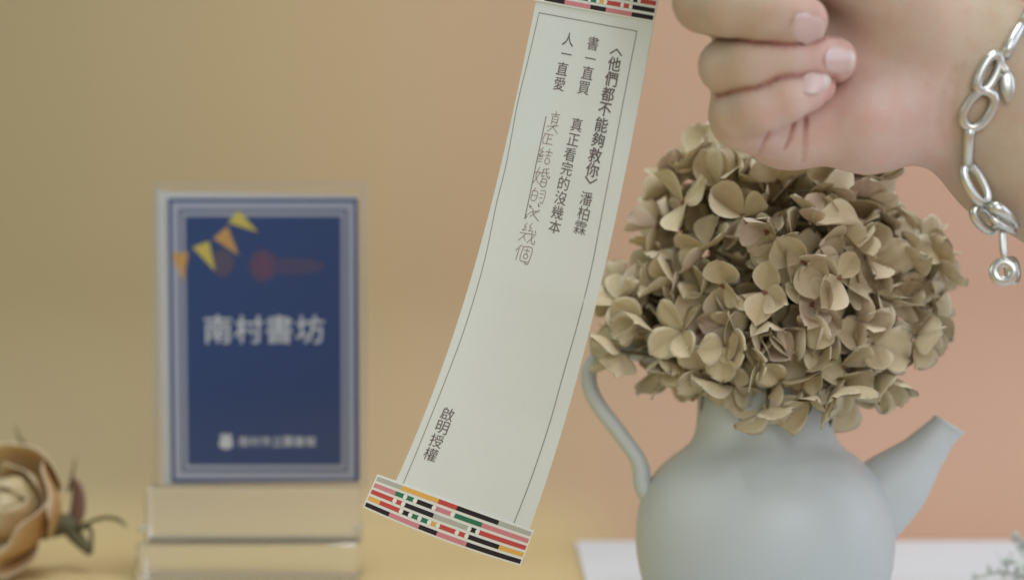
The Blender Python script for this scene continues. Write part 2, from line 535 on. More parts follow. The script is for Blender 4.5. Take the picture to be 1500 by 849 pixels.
# ------------------------------------------------------------------ petals
def petal_mesh(name, L, Wd, cup, curl, fold, wav, seed, mat, nx=5, ny=6, th=0.13, tip=0.0):
    """a petal with its claw at the origin, running along +Y, inner face up; thin but solid"""
    r = random.Random(seed)
    ph = r.uniform(0, 6.28); ph2 = r.uniform(0, 6.28); asym = r.uniform(-0.12, 0.12)
    top, at = [], []
    for j in range(ny + 1):
        t = j / ny
        w = Wd * 0.5 * (max(0.0, math.sin(math.pi * min(1, t ** 1.12 * 0.975 + 0.012))) ** 0.56) * (1 - tip * t ** 3)
        w = max(w, 0.5 if j == 0 else 0.35)
        ang = curl * t * t
        for i in range(nx + 1):
            s = 2 * i / nx - 1
            x = s * w + asym * w * t
            # arc bending along the length
            y = L * (t if abs(ang) < 1e-3 else t * (1 - 0.16 * ang * ang)) - (0.02 * L * s * s * t)
            z = L * 0.5 * ang * t
            z += cup * (x * x) / (Wd * 0.5) + fold * abs(x)
            z += wav * math.sin(ph + s * 2.6 + t * 3.0) * t + 0.4 * wav * math.sin(ph2 + s * 5 - t * 4) * t
            top.append(Vector((x, y, z)))
            rim = max(abs(s) ** 6, t ** 10)
            at.append((t, rim, math.exp(-(s * 5) ** 2) * 0.8 + 0.35 * (0.5 + 0.5 * math.cos(s * 16 + t * 4)) * t))
    n = (nx + 1) * (ny + 1)
    v = [tuple(p) for p in top] + [(p.x * 0.985, p.y * 0.99, p.z - th) for p in top]
    f = []
    q = lambda i, j: j * (nx + 1) + i
    for j in range(ny):
        for i in range(nx):
            f.append((q(i, j), q(i + 1, j), q(i + 1, j + 1), q(i, j + 1)))
            f.append((n + q(i, j), n + q(i, j + 1), n + q(i + 1, j + 1), n + q(i + 1, j)))
    for j in range(ny):
        f.append((q(0, j), q(0, j + 1), n + q(0, j + 1), n + q(0, j)))
        f.append((q(nx, j + 1), q(nx, j), n + q(nx, j), n + q(nx, j + 1)))
    for i in range(nx):
        f.append((q(i + 1, 0), q(i, 0), n + q(i, 0), n + q(i + 1, 0)))
        f.append((q(i, ny), q(i + 1, ny), n + q(i + 1, ny), n + q(i, ny)))
    me = bpy.data.meshes.new(name)
    me.from_pydata([tuple(c * MM for c in p) for p in v], [], f)
    me.materials.append(mat)
    me.polygons.foreach_set("use_smooth", [True] * len(f))
    ca = me.color_attributes.new("pt", 'FLOAT_COLOR', 'POINT')
    arr = np.ones((2 * n, 4)); a = np.array(at); arr[:n, :3] = a; arr[n:, :3] = a
    ca.data.foreach_set("color", arr.ravel())
    me.update()
    me.set_sharp_from_angle(angle=math.radians(50))
    return me


def hydrangea():
    cx, cy, cz = W(1146, 415, 664)
    S = 664 / K
    # mounds of the flower head: centre (px), depth offset mm, radius (px)
    blobs = [(1150, 415, 0, 185), (1060, 330, 2, 130), (1210, 330, 4, 128), (1000, 455, 4, 110), (972, 496, 8, 74), (1280, 450, 0, 100),
             (1318, 448, 6, 70), (1150, 518, -6, 88), (1200, 490, -12, 104), (1050, 495, -6, 92), (1085, 290, 8, 92), (1235, 290, 10, 76), (1125, 546, -10, 62), (1180, 540, -12, 58), (1190, 400, -18, 110), (1288, 398, 6, 84)]
    B = []
    for (px, py, dd, r) in blobs:
        p = W(px - 5, py - 4, 664 + dd)
        B.append((np.array(p), r * S - 9.3))
    c0 = np.array((cx, cy, cz))
    sd = lambda p: min(np.linalg.norm(p - b) - r for b, r in B)

    def grad(p):
        e = 1.5
        g = np.array([sd(p + np.array(d) * e) - sd(p - np.array(d) * e) for d in ((1, 0, 0), (0, 1, 0), (0, 0, 1))])
        return g / (np.linalg.norm(g) + 1e-9)
    def keep(p):
        """the head is flattened at its sides and drawn in towards the neck"""
        x, z = (p - c0)[0], (p - c0)[2]
        low = np.interp(x, [-60, -44, -30, -20, -5, 8, 22, 32, 44, 60], [-29, -32, -32, -36, -42, -43, -38, -28, -20, -12])
        return -55 < x < 52 and z > low and not (x > 33 and z > 24)
    # dart throwing on the surface of the union
    pts = []
    for _ in range(14000):
        b, r = B[rnd.randrange(len(B))]
        d = np.array([rnd.gauss(0, 1) for _ in range(3)]); d /= np.linalg.norm(d)
        p = b + d * r
        if sd(p) < -0.5 or not keep(p):
            continue
        if all(np.linalg.norm(p - q) > 11.8 for q, _n in pts):
            pts.append((p, None))
    camp = np.array((0, 0, CAMH))
    out = []
    for p, _ in pts:
        n = grad(p)
        n2 = (p - c0) / np.linalg.norm(p - c0)
        n = 0.65 * n + 0.35 * n2; n /= np.linalg.norm(n)
        out.append((p, n, np.dot(n, (camp - p) / np.linalg.norm(camp - p))))
    out.sort(key=lambda t: -t[2])
    root = empty("dried_hydrangea", (cx, cy, cz))
    meshes = []
    for k in range(26):
        r = random.Random(100 + k)
        L = r.uniform(10.0, 13.8)
        if k % 6 == 0:      # strongly folded petals
            fold, cup = r.uniform(0.6, 1.0), 0.1
        else:
            fold, cup = r.uniform(0.0, 0.25), r.uniform(-0.10, 0.55)
        meshes.append(petal_mesh("petal", L, L * r.uniform(0.88, 1.12), cup, r.uniform(-0.55, 0.85), fold, r.uniform(0.3, 1.0), 200 + k, M['petal'], 6, 7,
                                 tip=r.uniform(0, .2)))
    # floret centre with its pedicel
    cmb = MB()
    cmb.tube([(0, 0, -9), (0.3, 0, -5), (0, 0, -0.5)], [0.5, 0.55, 0.7], n=6, mi=1)
    for (x, y, rr) in ((0, 0, 0.85), (0.5, 0.45, 0.6), (-0.45, 0.4, 0.6), (0.1, -0.6, 0.55)):
        cmb.tube([(x, y, -0.4), (x, y, 0.1), (x, y, rr), (x, y, rr + .35)], [rr * .6, rr, rr * .7, .1], n=6)
    c_proto = cmb.build("floret", [M['floret_center'], M['stem']], None)
    c_me = c_proto.data
    bpy.data.objects.remove(c_proto)

    def floret_xf(p, n, inner=False):
        z = Vector(n)
        z = (z + Vector([rnd.gauss(0, 0.36 if not inner else 0.55) for _ in range(3)])).normalized()
        q = z.to_track_quat('Z', 'Y').to_matrix().to_4x4()
        q = q @ Matrix.Rotation(rnd.uniform(0, 6.28), 4, 'Z')
        q.translation = Vector(p)
        return q

    def petals(inner=False):
        k0 = rnd.uniform(-0.1, 0.1)
        el0 = rnd.choice([rnd.uniform(-8, 16), rnd.uniform(-4, 22), rnd.uniform(5, 30), rnd.uniform(25, 55)])
        res = []
        for k in range(4):
            az = math.pi / 2 * k + k0 + rnd.gauss(0, 0.16)
            el = math.radians(el0 + rnd.gauss(0, 20) + (6 if k % 2 else -4))
            tw = rnd.gauss(0, 0.45)
            s = rnd.uniform(0.86, 1.14)
            m = Matrix.Rotation(az, 4, 'Z') @ Matrix.Translation((0, 0.5, 0.15 * (k % 2))) @ Matrix.Rotation(el, 4, 'X') @ Matrix.Rotation(tw, 4, 'Y') @ Matrix.Scale(s, 4)
            res.append((m, rnd.choice(meshes)))
        return res
    rest = []
    front = out[:75]
    for (p, n, _c) in front:
        M4 = floret_xf(p - n * rnd.uniform(-2.0, 3.0) - c0, n)
        o = bpy.data.objects.new("floret", c_me)
        sc.collection.objects.link(o)
        o.parent = root
        mm = M4.copy(); mm.translation = M4.translation * MM
        o.matrix_local = mm
        for (pm, me) in petals():
            q = bpy.data.objects.new("petal", me)
            sc.collection.objects.link(q)
            q.parent = o
            pm.translation = pm.translation * MM
            q.matrix_local = pm
    for (p, n, _c) in out[75:]:
        rest.append((p - n * rnd.uniform(-1, 3) - c0, n))
    # a second, deeper layer fills the gaps between the outer florets
    inner = []
    for _ in range(9000):
        b, r = B[rnd.randrange(len(B))]
        d = np.array([rnd.gauss(0, 1) for _ in range(3)]); d /= np.linalg.norm(d)
        p = b + d * (r - rnd.choice((10.5, 19.0, 28.0)))
        if sd(p) < -30 or not keep(p):
            continue
        if all(np.linalg.norm(p - q) > 11.0 for q in inner):
            inner.append(p)
    for p in inner:
        rest.append((p - c0, grad(p)))
    vs, fs, ats = [], [], []
    cache = {}
    for me in meshes:
        cache[me.name] = ([v.co.copy() / MM for v in me.vertices], [tuple(f.vertices) for f in me.polygons],
                          [tuple(c.color) for c in me.color_attributes["pt"].data])
    for (p, n) in rest:
        M4 = floret_xf(p, n, True)
        for (pm, me) in petals(True):
            X = M4 @ pm
            v, f, a = cache[me.name]
            k = len(vs)
            vs.extend([tuple(X @ c) for c in v])
            fs.extend([tuple(i + k for i in q) for q in f])
            ats.extend(a)
    o = mesh_obj("floret_mass", vs, fs, M['petal'], root)
    ca = o.data.color_attributes.new("pt", 'FLOAT_COLOR', 'POINT')
    ca.data.foreach_set("color", np.array(ats).ravel())
    o["kind"] = "stuff"
    # stem and branching stalks
    mb = MB()
    base = np.array((VX, VY, 12.0)) - c0
    fork = np.array((VX, VY - 1, cz - 42)) - c0
    mb.tube(spline([base, (base + fork) / 2 + np.array((1.5, 0, 0)), fork, np.array((0, 0, -10.0))], 14), np.linspace(2.4, 1.9, 14), n=8)
    for p in inner[::3]:
        e = p - c0
        mid = (e + fork) / 2 * 0.8
        mb.tube(spline([fork * 0.6, mid, e], 6), np.linspace(1.3, 0.6, 6), n=5)
    mb.build("stem", M['stem'], root)
    tag(root, "dried tan hydrangea flower head standing in the neck of the pitcher", "dried flower")


hydrangea()


# ------------------------------------------------------------------ text as geometry
def glyph(ch, bold=0.0):
    """triangulated glyph: (verts in a unit em box centred on 0, faces)"""
    cu = bpy.data.curves.new("g", 'FONT')
    cu.body = ch
    cu.size = 1.0
    cu.offset = bold
    cu.resolution_u = 3
    cu.fill_mode = 'FRONT'
    ob = bpy.data.objects.new("g", cu)
    sc.collection.objects.link(ob)
    bpy.context.view_layer.update()
    me = bpy.data.meshes.new_from_object(ob)
    v = [(p.co.x, p.co.y) for p in me.vertices]
    f = [tuple(q.vertices) for q in me.polygons]
    bpy.data.objects.remove(ob); bpy.data.curves.remove(cu); bpy.data.meshes.remove(me)
    return v, f


_GC = {}


def put_glyph(mb, ch, cx, cy, size, mapf, bold=0.0, mi=0, sx=1.0):
    """mapf(u, v, layer); bold > 0 prints the character again, shifted, one hair above the last"""
    if ch not in _GC:
        v, f = glyph(ch)
        xs = [p[0] for p in v]; ys = [p[1] for p in v]
        x0 = (min(xs) + max(xs)) / 2
        y0 = (min(ys) + max(ys)) / 2
        ext = max(max(xs) - min(xs), max(ys) - min(ys))
        _GC[ch] = ([((p[0] - x0) / ext, (p[1] - y0) / ext) for p in v], f)
    v, f = _GC[ch]
    offs = [(0, 0)] if bold <= 0 else [(-bold, 0), (bold, 0), (0, bold * .7), (0, -bold * .7)]
    for k, (ox, oy) in enumerate(offs):
        mb.add([mapf(cx + (p[0] + ox) * size * sx, cy + (p[1] + oy) * size, k) for p in v], f, mi)


def put_line(mb, pts, w, mapf, mi=0, closed=False):
    """flat ribbon with round-ish joins in (u, v) space"""
    for (a, b) in zip(pts[:-1], pts[1:]):
        a = np.array(a, float); b = np.array(b, float)
        d = b - a; l = np.linalg.norm(d)
        if l < 1e-6:
            continue
        d /= l
        n = np.array([-d[1], d[0]]) * w / 2
        e = d * w * 0.45
        m = max(1, int(l / 3))
        vs, fs = [], []
        for i in range(m + 1):
            c = (a - e) + ((b + e) - (a - e)) * i / m
            vs.append(mapf(*(c + n))); vs.append(mapf(*(c - n)))
        for i in range(m):
            fs.append((2 * i, 2 * i + 1, 2 * i + 3, 2 * i + 2))
        mb.add(vs, fs, mi)


# ------------------------------------------------------------------ bookmark
LE = [(784.6, 3), (780, 31), (765, 102), (752, 155), (736.5, 235), (726, 277), (710.5, 333), (696, 381), (681, 435), (669, 477), (656, 518), (636, 569), (616.5, 617), (597, 665), (581, 702)]
RE = [(957, 35), (953.5, 55), (943.5, 113), (931, 175), (919, 240), (905, 296.5), (890.7, 364), (881, 415), (866, 475), (862, 487), (848, 543.6), (825, 621), (802, 699), (776, 773)]


def arc(pts):
    p = np.array(pts, float)
    s = np.r_[0, np.cumsum(np.linalg.norm(np.diff(p, axis=0), axis=1))]
    return s / s[-1], p


def smooth_fit(pts, deg=4):
    s, p = arc(pts)
    return np.polyfit(s, p[:, 0], deg), np.polyfit(s, p[:, 1], deg)


LF, RF = smooth_fit(LE), smooth_fit(RE)
LEN = 150.0


def depth_l(t):
    return 601.0 + 0.0 * t


def depth_r(t):
    return float(np.interp(t, [-0.15, 0, .3, .55, .8, 1.0, 1.1], [576, 577, 579, 584, 594, 600, 601]))


def edge(fit, t, dep):
    def ev(tt):
        return W(np.polyval(fit[0], tt), np.polyval(fit[1], tt), dep(tt))
    if t < 0:
        a, b = ev(0), ev(0.03); return a + (b - a) * t / 0.03
    if t > 1:
        a, b = ev(1), ev(0.97); return a + (a - b) * (t - 1) / 0.03
    return ev(t)


UW = 42.0    # width of the paper


def S_uv(u, v, lift=0.0):
    """u: 0..UW left to right, v: 0..LEN downwards (mm on the paper); lift: towards the viewer"""
    t = v / LEN
    a, b = edge(LF, t, depth_l), edge(RF, t, depth_r)
    s = u / UW
    p = a + (b - a) * s
    # the paper bellies very slightly between its edges
    p = p + np.array([0, -0.2 * 4 * s * (1 - s) if 0 <= s <= 1 else 0, 0])
    if lift:
        c, d = edge(LF, t + .01, depth_l), edge(RF, t + .01, depth_r)
        q = c + (d - c) * s
        n = np.cross(b - a, q - (a + (b - a) * s)); n /= np.linalg.norm(n)
        if n[1] > 0: n = -n
        p = p + n * lift
    return p


_us = np.linspace(-8, 50, 59); _vs = np.linspace(-8, 170, 179)
_grid = []
for _v in _vs:
    for _u in _us:
        p = S_uv(_u, _v)
        _grid.append((_u, _v, 750 + p[0] / p[1] * K, 424.5 - (p[2] - CAMH) / p[1] * K))
_grid = np.array(_grid)


def inv(px, py):
    d = (_grid[:, 2] - px) ** 2 + (_grid[:, 3] - py) ** 2
    k = np.argsort(d)[:6]
    A = np.c_[_grid[k, 2], _grid[k, 3], np.ones(6)]
    su, *_ = np.linalg.lstsq(A, _grid[k, 0], rcond=None)
    sv, *_ = np.linalg.lstsq(A, _grid[k, 1], rcond=None)
    q = np.array([px, py, 1.0])
    return float(q @ su), float(q @ sv)


def thick_patch(name, u0, u1, v0, v1, nu, nv, lift, th, mat, parent, shape=None):
    vs, fs = [], []
    for j in range(nv + 1):
        for i in range(nu + 1):
            u = u0 + (u1 - u0) * i / nu; v = v0 + (v1 - v0) * j / nv
            if shape: u, v = shape(u, v)
            vs.append(S_uv(u, v, lift + 1e-6))
    n = len(vs)
    for j in range(nv + 1):
        for i in range(nu + 1):
            u = u0 + (u1 - u0) * i / nu; v = v0 + (v1 - v0) * j / nv
            if shape: u, v = shape(u, v)
            vs.append(S_uv(u, v, lift - th))
    q = lambda i, j: j * (nu + 1) + i
    for j in range(nv):
        for i in range(nu):
            fs.append((q(i, j), q(i, j + 1), q(i + 1, j + 1), q(i + 1, j)))
            fs.append((n + q(i, j), n + q(i + 1, j), n + q(i + 1, j + 1), n + q(i, j + 1)))
    for j in range(nv):
        fs.append((q(0, j + 1), q(0, j), n + q(0, j), n + q(0, j + 1)))
        fs.append((q(nu, j), q(nu, j + 1), n + q(nu, j + 1), n + q(nu, j)))
    for i in range(nu):
        fs.append((q(i, 0), q(i + 1, 0), n + q(i + 1, 0), n + q(i, 0)))
        fs.append((q(i + 1, nv), q(i, nv), n + q(i, nv), n + q(i + 1, nv)))
    o = mesh_obj(name, vs, fs, mat, parent)
    o.data.set_sharp_from_angle(angle=math.radians(40))
    return o


def bookmark():
    root = empty("bookmark", tuple(S_uv(UW / 2, LEN)))
    off = S_uv(UW / 2, LEN)

    class _P: pass
    base_root = root
    # children hold world coordinates, so cancel the root's offset
    def fix(o):
        o.matrix_parent_inverse = Matrix.Translation(-Vector(off) * MM)
        return o
    fix(thick_patch("paper_strip", 0, UW, -2, LEN + 2, 12, 60, 0.0, 0.25, M['paper'], root))
    mp = lambda u, v: S_uv(u, v, 0.09)
    # border line
    mb = MB()
    bl = [inv(790, 19), inv(590, 709)]
    br = [inv(933, 46), inv(751, 770)]
    uL = (bl[0][0] + bl[1][0]) / 2; uR = (br[0][0] + br[1][0]) / 2
    vT = (bl[0][1] + br[0][1]) / 2
    put_line(mb, [(uL, vT), (uR, vT)], 0.24, mp)
    # side lines follow the measured inset (the print wanders a little from the cut edge)
    def side(pts, w=0.20):
        q = [inv(*p) for p in pts]
        put_line(mb, [(float(a[0]), float(a[1])) for a in spline([(x, y) for x, y in q], 40)], w, mp)
    side([(790, 19), (774.5, 85), (758, 153), (742, 239), (727, 300), (709, 385), (681.5, 478), (655, 550), (627, 620), (590, 709), (588, 714)])
    side([(933, 46), (920, 113), (908, 176), (896, 240), (881, 318), (866, 395), (846, 475), (826, 545), (805, 620), (780, 695), (751, 770), (750, 773)], 0.24)
    fix(mb.build("border_line", M['ink_soft'], root, smooth=False))
    # printed characters
    T = MB()
    def ch(c, px, py, size, bold, mi=0):
        u, v = inv(px, py)
        put_glyph(T, c, u, v, size, lambda a, b, k: S_uv(a, 2 * v - b, 0.09 + 0.012 * k), bold, mi)
    for c, x, y in [("他", 900, 94), ("們", 895.5, 116), ("都", 890.6, 138.5), ("不", 886, 160.5), ("能", 881.5, 183), ("夠", 876.5, 205), ("救", 872, 227.5), ("你", 868, 249)]:
        ch(c, x, y, 4.25, 0.014)
    for c, x, y in [("潘", 859, 291), ("柏", 855, 312.5), ("霖", 850, 334)]:
        ch(c, x, y, 4.1, 0.0)
    tT = T; T = MB()
    for c, x, y in [("書", 869, 64), ("直", 861, 107), ("買", 855.5, 129), ("真", 845, 183), ("正", 840, 205), ("看", 835, 226.5), ("完", 830.5, 247), ("的", 826, 268.5), ("沒", 821.5, 290), ("幾", 817, 311), ("本", 813, 332)]:
        ch(c, x, y, 4.0, 0.0)
    for c, x, y in [("人", 833, 58), ("直", 824, 101), ("愛", 820, 123)]:
        ch(c, x, y, 4.0, 0.0)
    for c, x, y in [("一", 865, 86), ("一", 830, 79.5)]:
        ch(c, x, y, 3.7, 0.0)
    # angle brackets of the title, turned for vertical writing
    u, v = inv(903, 76)
    put_line(tT, [(u - 1.9, v + 0.8), (u, v - 0.7), (u + 1.9, v + 0.8)], 0.42, mp)
    u, v = inv(865.3, 265)
    put_line(tT, [(u - 1.9, v - 0.8), (u, v + 0.7), (u + 1.9, v - 0.8)], 0.42, mp)
    fix(tT.build("printed_title", M['ink'], root, smooth=False))
    fix(T.build("printed_verse", M['ink'], root, smooth=False))
    T = MB()
    for c, x, y in [("啟", 655.7, 606), ("明", 648, 625.5), ("授", 639.5, 645), ("權", 631, 665)]:
        ch(c, x, y, 4.0, 0)
    fix(T.build("printed_note", M['ink'], root, smooth=False))
    # handwriting
    H = MB()
    strokes = {
        "真": [[(5, 0), (5, 2)], [(1.5, 1.6), (8.5, 1)], [(3, 2.5), (3, 6.3)], [(3, 2.6), (7.2, 2.3), (7, 6.2)], [(3, 3.8), (7, 3.6)], [(3, 5), (7, 4.8)], [(0, 7.6), (9, 6.4)], [(6.2, 6.2), (4, 8), (1, 10)], [(4, 7), (9.5, 10)]],
        "正": [[(1, 1), (9, .6)], [(5, 1), (4.8, 8.8)], [(5, 4.5), (8.4, 4.3)], [(2.2, 1.5), (1, 5), (1.6, 9)], [(1.6, 9.4), (9.5, 8.6)]],
        "結": [[(3, 0), (1, 2.2), (3.2, 2.4)], [(3.2, 2.4), (1, 5), (4, 4.6)], [(1, 6.0), (3.8, 5.6)], [(.8, 7.4), (3.8, 7.0)], [(.6, 9), (3.6, 8.6)], [(5, 2.2), (9.8, 1.8)], [(7.3, 0), (7.2, 4.2)], [(5.4, 4.4), (9.4, 4)], [(6.3, 5.8), (5.9, 8.4), (7.6, 9.4), (9.1, 8), (8.7, 5.9), (6.3, 5.8)]],
        "婚": [[(2.5, .5), (1.2, 5.2), (4, 8.8)], [(3.7, 3), (.6, 9)], [(.2, 3.6), (4.5, 3)], [(8.5, .2), (5, 1.2)], [(5.2, 1.2), (5, 4.8), (6.5, 4.2)], [(5, 2.8), (9.3, 2.3)], [(7, .8), (8, 3.8), (9.8, 5), (9.6, 4)], [(5.8, 5.8), (5.1, 8.4), (6.8, 9.8), (8.7, 8.6), (8.4, 5.9), (5.8, 5.8)], [(5.4, 7.6), (8.6, 7.4)]],
        "的": [[(2.5, 0), (1.4, 2)], [(1, 2.2), (.9, 8), (2.4, 9), (4.2, 7.6), (4.4, 2.4), (1, 2.2)], [(1, 5.3), (4.3, 5.1)], [(6, 1.0), (9.4, .8), (9.2, 8.6), (8, 9.4), (7.2, 8.6)], [(6.3, 3.2), (8.6, 3)], [(6.2, 6), (8.4, 5.8)]],
        "沒": [[(1.2, .8), (2.6, 2.0), (1.6, 2.2)], [(.3, 8.6), (3.8, 5)], [(7, -1.6), (7.6, 0), (8.2, -.2)], [(3.6, 2.4), (5.2, 4.4)], [(8.8, 2.4), (4.6, 7), (3.2, 8.4)], [(4.6, 5.0), (6.6, 7.4), (9.8, 9.8)], [(4, 4.6), (8.4, 3.4)]],
        "幾": [[(3, 0), (1.6, 1.8), (3, 2.2), (1.2, 4.2), (3.6, 3.8)], [(6, -.4), (4.9, 1.8), (6.2, 2), (5, 3.9), (7.2, 3.5)], [(.0, 5.8), (9.6, 5.2)], [(3.4, 5.8), (2.4, 7.6), (.2, 10)], [(2.6, 7), (4.4, 9.2)], [(7.2, 3.6), (7.4, 6.8), (8.4, 9.6), (9.9, 10), (9.9, 8)], [(9, 6), (5.6, 10)], [(8.8, 3.2), (9.4, 4.0)]],
        "個": [[(2.8, .2), (.1, 4.6)], [(1.7, 3), (1.4, 10)], [(3.9, 1), (3.8, 9.2), (8.6, 9.6)], [(3.9, .9), (9.4, .8), (9.2, 9.4), (8, 11), (7, 10.2)], [(4.9, 2.8), (8.3, 2.6)], [(6.6, 1.6), (6.5, 4.8)], [(5.8, 5.2), (5.2, 7.0), (6.6, 7.9), (7.9, 6.8), (7.5, 5.1), (5.8, 5.2)]],
    }
    hr = random.Random(5)
    for c, px, py, sw, sh in [("真", 812, 179, 4.37, 6.16), ("正", 802.5, 204, 4.14, 3.52), ("結", 798, 229, 4.82, 4.84), ("婚", 793.5, 259, 5.49, 5.94), ("的", 788, 287, 5.15, 4.29),
                              ("沒", 781.5, 311, 5.04, 4.40), ("幾", 774, 341, 5.60, 5.72), ("個", 767, 371, 5.60, 4.84)]:
        u, v = inv(px, py)
        for st in strokes[c]:
            q = [(u + (a / 10 - .5) * sw + hr.gauss(0, .04), v + (b / 10 - .5) * sh + hr.gauss(0, .04)) for a, b in st]
            if len(q) > 2:
                q = [tuple(x) for x in spline(q, 4 * len(q))]
            put_line(H, q, hr.uniform(0.16, 0.22), mp)
    fix(H.build("handwriting", M['pen'], root, smooth=False))
    H = MB()
    q = [inv(800, 171), inv(784.5, 245), inv(768.8, 320), inv(772, 317)]
    put_line(H, q, 0.22, mp)
    fix(H.build("pen_stroke", M['ink'], root, smooth=False))
    # patterned bands, wider than the strip, glued over both ends
    rows = [
        [("grey", 0, .16), ("yellow", .16, .40), ("red", .40, .52), ("black", .52, .79), ("grey", .79, 1)],
        [("pink", 0, .14), ("green", .14, .197), ("dot", .203, 0), ("green", .21, .262), ("dot", .267, 0), ("black", .28, .385), ("dot", .39, 0), ("pink", .40, .505), ("dot", .51, 0), ("green", .525, .70), ("pink", .70, 1)],
        [("red", 0, .147), ("dot", .153, 0), ("red", .162, .202), ("dot", .209, 0), ("black", .22, .405), ("grey", .405, .627), ("dot", .637, 0), ("black", .647, .683), ("dot", .69, 0), ("red", .70, 1)],
        [("yellow", 0, .075), ("red", .075, .208), ("dot", .214, 0), ("black", .224, .268), ("dot", .274, 0), ("green", .284, .325), ("dot", .334, 0), ("green", .343, .39), ("dot", .397, 0), ("yellow", .408, .446), ("dot", .453, 0), ("red", .463, .568), ("dot", .576, 0), ("red", .586, .630), ("dot", .638, 0), ("black", .65, .845), ("yellow", .845, 1)],
        [("black", 0, .155), ("pink", .155, .35), ("black", .35, .465), ("pink", .465, .655), ("black", .655, 1)],
    ]
    mats = [M['p_' + k] for k in ("grey", "yellow", "red", "black", "pink", "green", "dot")]
    ix = {k: i for i, k in enumerate(("grey", "yellow", "red", "black", "pink", "green", "dot"))}

    def band(v0, u0, u1, h, curve, shift, scale, dv=0.0):
        """rows stack downwards from v0; curve bows the lower part"""
        def warp(u, v):
            s = (u - (u0 + u1) / 2) / ((u1 - u0) / 2)
            k = (v - v0) / h
            # ends lean outwards a touch, lower edge bows
            return u - 0.2 * s * k, v + curve * (1 - s * s) * k + dv * s
        fix(thick_patch("band", u0, u1, v0, v0 + h, 28, 5, 0.35, 0.28, M['p_dot'], root, warp))
        b = MB()
        pitch = (h - 0.3) / 5
        Wd = (u1 - u0)
        for r, row in enumerate(rows):
            vc = v0 + 0.15 + pitch * (r + 0.52)
            hh = pitch * 0.31
            for (c, a, e) in row:
                a = (a - shift) * scale; e = (e - shift) * scale
                if c == "dot":
                    if not (0.0 < a < 1.0): continue
                    uc = u0 + 0.4 + a * (Wd - 0.8)
                    n = 12
                    pts = [(uc + 0.62 * math.cos(6.2832 * i / n), vc + 0.85 * math.sin(6.2832 * i / n)) for i in range(n)]
                    b.add([S_uv(*warp(*p), 0.50) for p in pts], [tuple(range(n))], ix["dot"])
                    continue
                if shift > 0 and row[0][0] == c and a <= -shift * scale + 1e-6: pass
                a = max(a, 0.0); e = min(e, 1.0)
                if e - a < 0.004: continue
                m = max(1, int((e - a) * 24))
                vs, fs = [], []
                for i in range(m + 1):
                    u = u0 + 0.4 + (a + (e - a) * i / m) * (Wd - 0.8)
                    vs.append(S_uv(*warp(u, vc - hh), 0.44)); vs.append(S_uv(*warp(u, vc + hh), 0.44))
                for i in range(m):
                    fs.append((2 * i, 2 * i + 1, 2 * i + 3, 2 * i + 2))
                b.add(vs, fs, ix[c])
        fix(b.build("stripe_pattern", mats, root, smooth=False))
    uTL = inv(556, 695); uTR = inv(785, 777); uBL = inv(528, 739); uBR = inv(760, 828)
    print("BAND", uTL, uTR, uBL, uBR, "top", inv(757, -4), inv(958, 32), inv(960, 30))
    vb = (uTL[1] + uTR[1]) / 2
    hb = ((uBL[1] - uTL[1]) + (uBR[1] - uTR[1])) / 2
    band(vb, (uTL[0] + uBL[0]) / 2, (uTR[0] + uBR[0]) / 2, hb, 0.9, 0.0, 1.0, dv=(uTR[1] - uTL[1]) / 2)
    t0 = inv(958, 33)
    band(t0[1] - hb, -6.5, t0[0] + 0.3, hb, 0.2, -0.19, 1.0)
    tag(root, "long white paper bookmark with Chinese verse and striped end bands, hanging from the hand", "bookmark")


bookmark()


# ------------------------------------------------------------------ hand: one continuous skin from a distance field
GH = 0.52
G0 = np.array([18.0, 508.0, 10.0 - 60])
G1 = np.array([232.0, 622.0, 240.0])
GN = ((G1 - G0) / GH).astype(int) + 1


class Field:
    def __init__(s):
        s.a = np.full(GN, 12.0, dtype=np.float32)

    def region(s, lo, hi):
        i0 = np.maximum(0, np.floor((lo - G0) / GH).astype(int)); i1 = np.minimum(GN, np.ceil((hi - G0) / GH).astype(int) + 1)
        if (i1 <= i0).any():
            return None
        sl = tuple(slice(a, b) for a, b in zip(i0, i1))
        ax = [(G0[k] + GH * np.arange(i0[k], i1[k])).astype(np.float32) for k in range(3)]
        return sl, ax[0][:, None, None], ax[1][None, :, None], ax[2][None, None, :]

    def cap(s, a, b, ra, rb, k=0.0, flat=1.0, sub=False):
        """tapered capsule; flat < 1 squashes it in depth"""
        a = np.array(a, float); b = np.array(b, float)
        m = max(ra, rb) + 9
        g = s.region(np.minimum(a, b) - m, np.maximum(a, b) + m)
        if g is None: return
        sl, X, Y, Z = g
        d = (b - a)
        dd = float(d @ d) + 1e-9
        px, py, pz = X - a[0], Y - a[1], Z - a[2]
        h = np.clip((px * d[0] + py * d[1] + pz * d[2]) / dd, 0, 1)
        qx, qy, qz = px - h * d[0], (py - h * d[1]) / flat, pz - h * d[2]
        dist = np.sqrt(qx * qx + qy * qy + qz * qz) - (ra + (rb - ra) * h)
        old = s.a[sl]
        if sub:
            nd = -dist
            if k > 0:
                t = np.clip(0.5 - 0.5 * (old - nd) / k, 0, 1)
                s.a[sl] = old * (1 - t) + nd * t + k * t * (1 - t)
            else:
                s.a[sl] = np.maximum(old, nd)
        else:
            if k > 0:
                t = np.clip(0.5 + 0.5 * (old - dist) / k, 0, 1)
                s.a[sl] = old * (1 - t) + dist * t - k * t * (1 - t)
            else:
                s.a[sl] = np.minimum(old, dist)

    def chain(s, pts, k=1.5, flat=1.0):
        for (p, q) in zip(pts[:-1], pts[1:]):
            s.cap(p[0], q[0], p[1], q[1], k, flat)


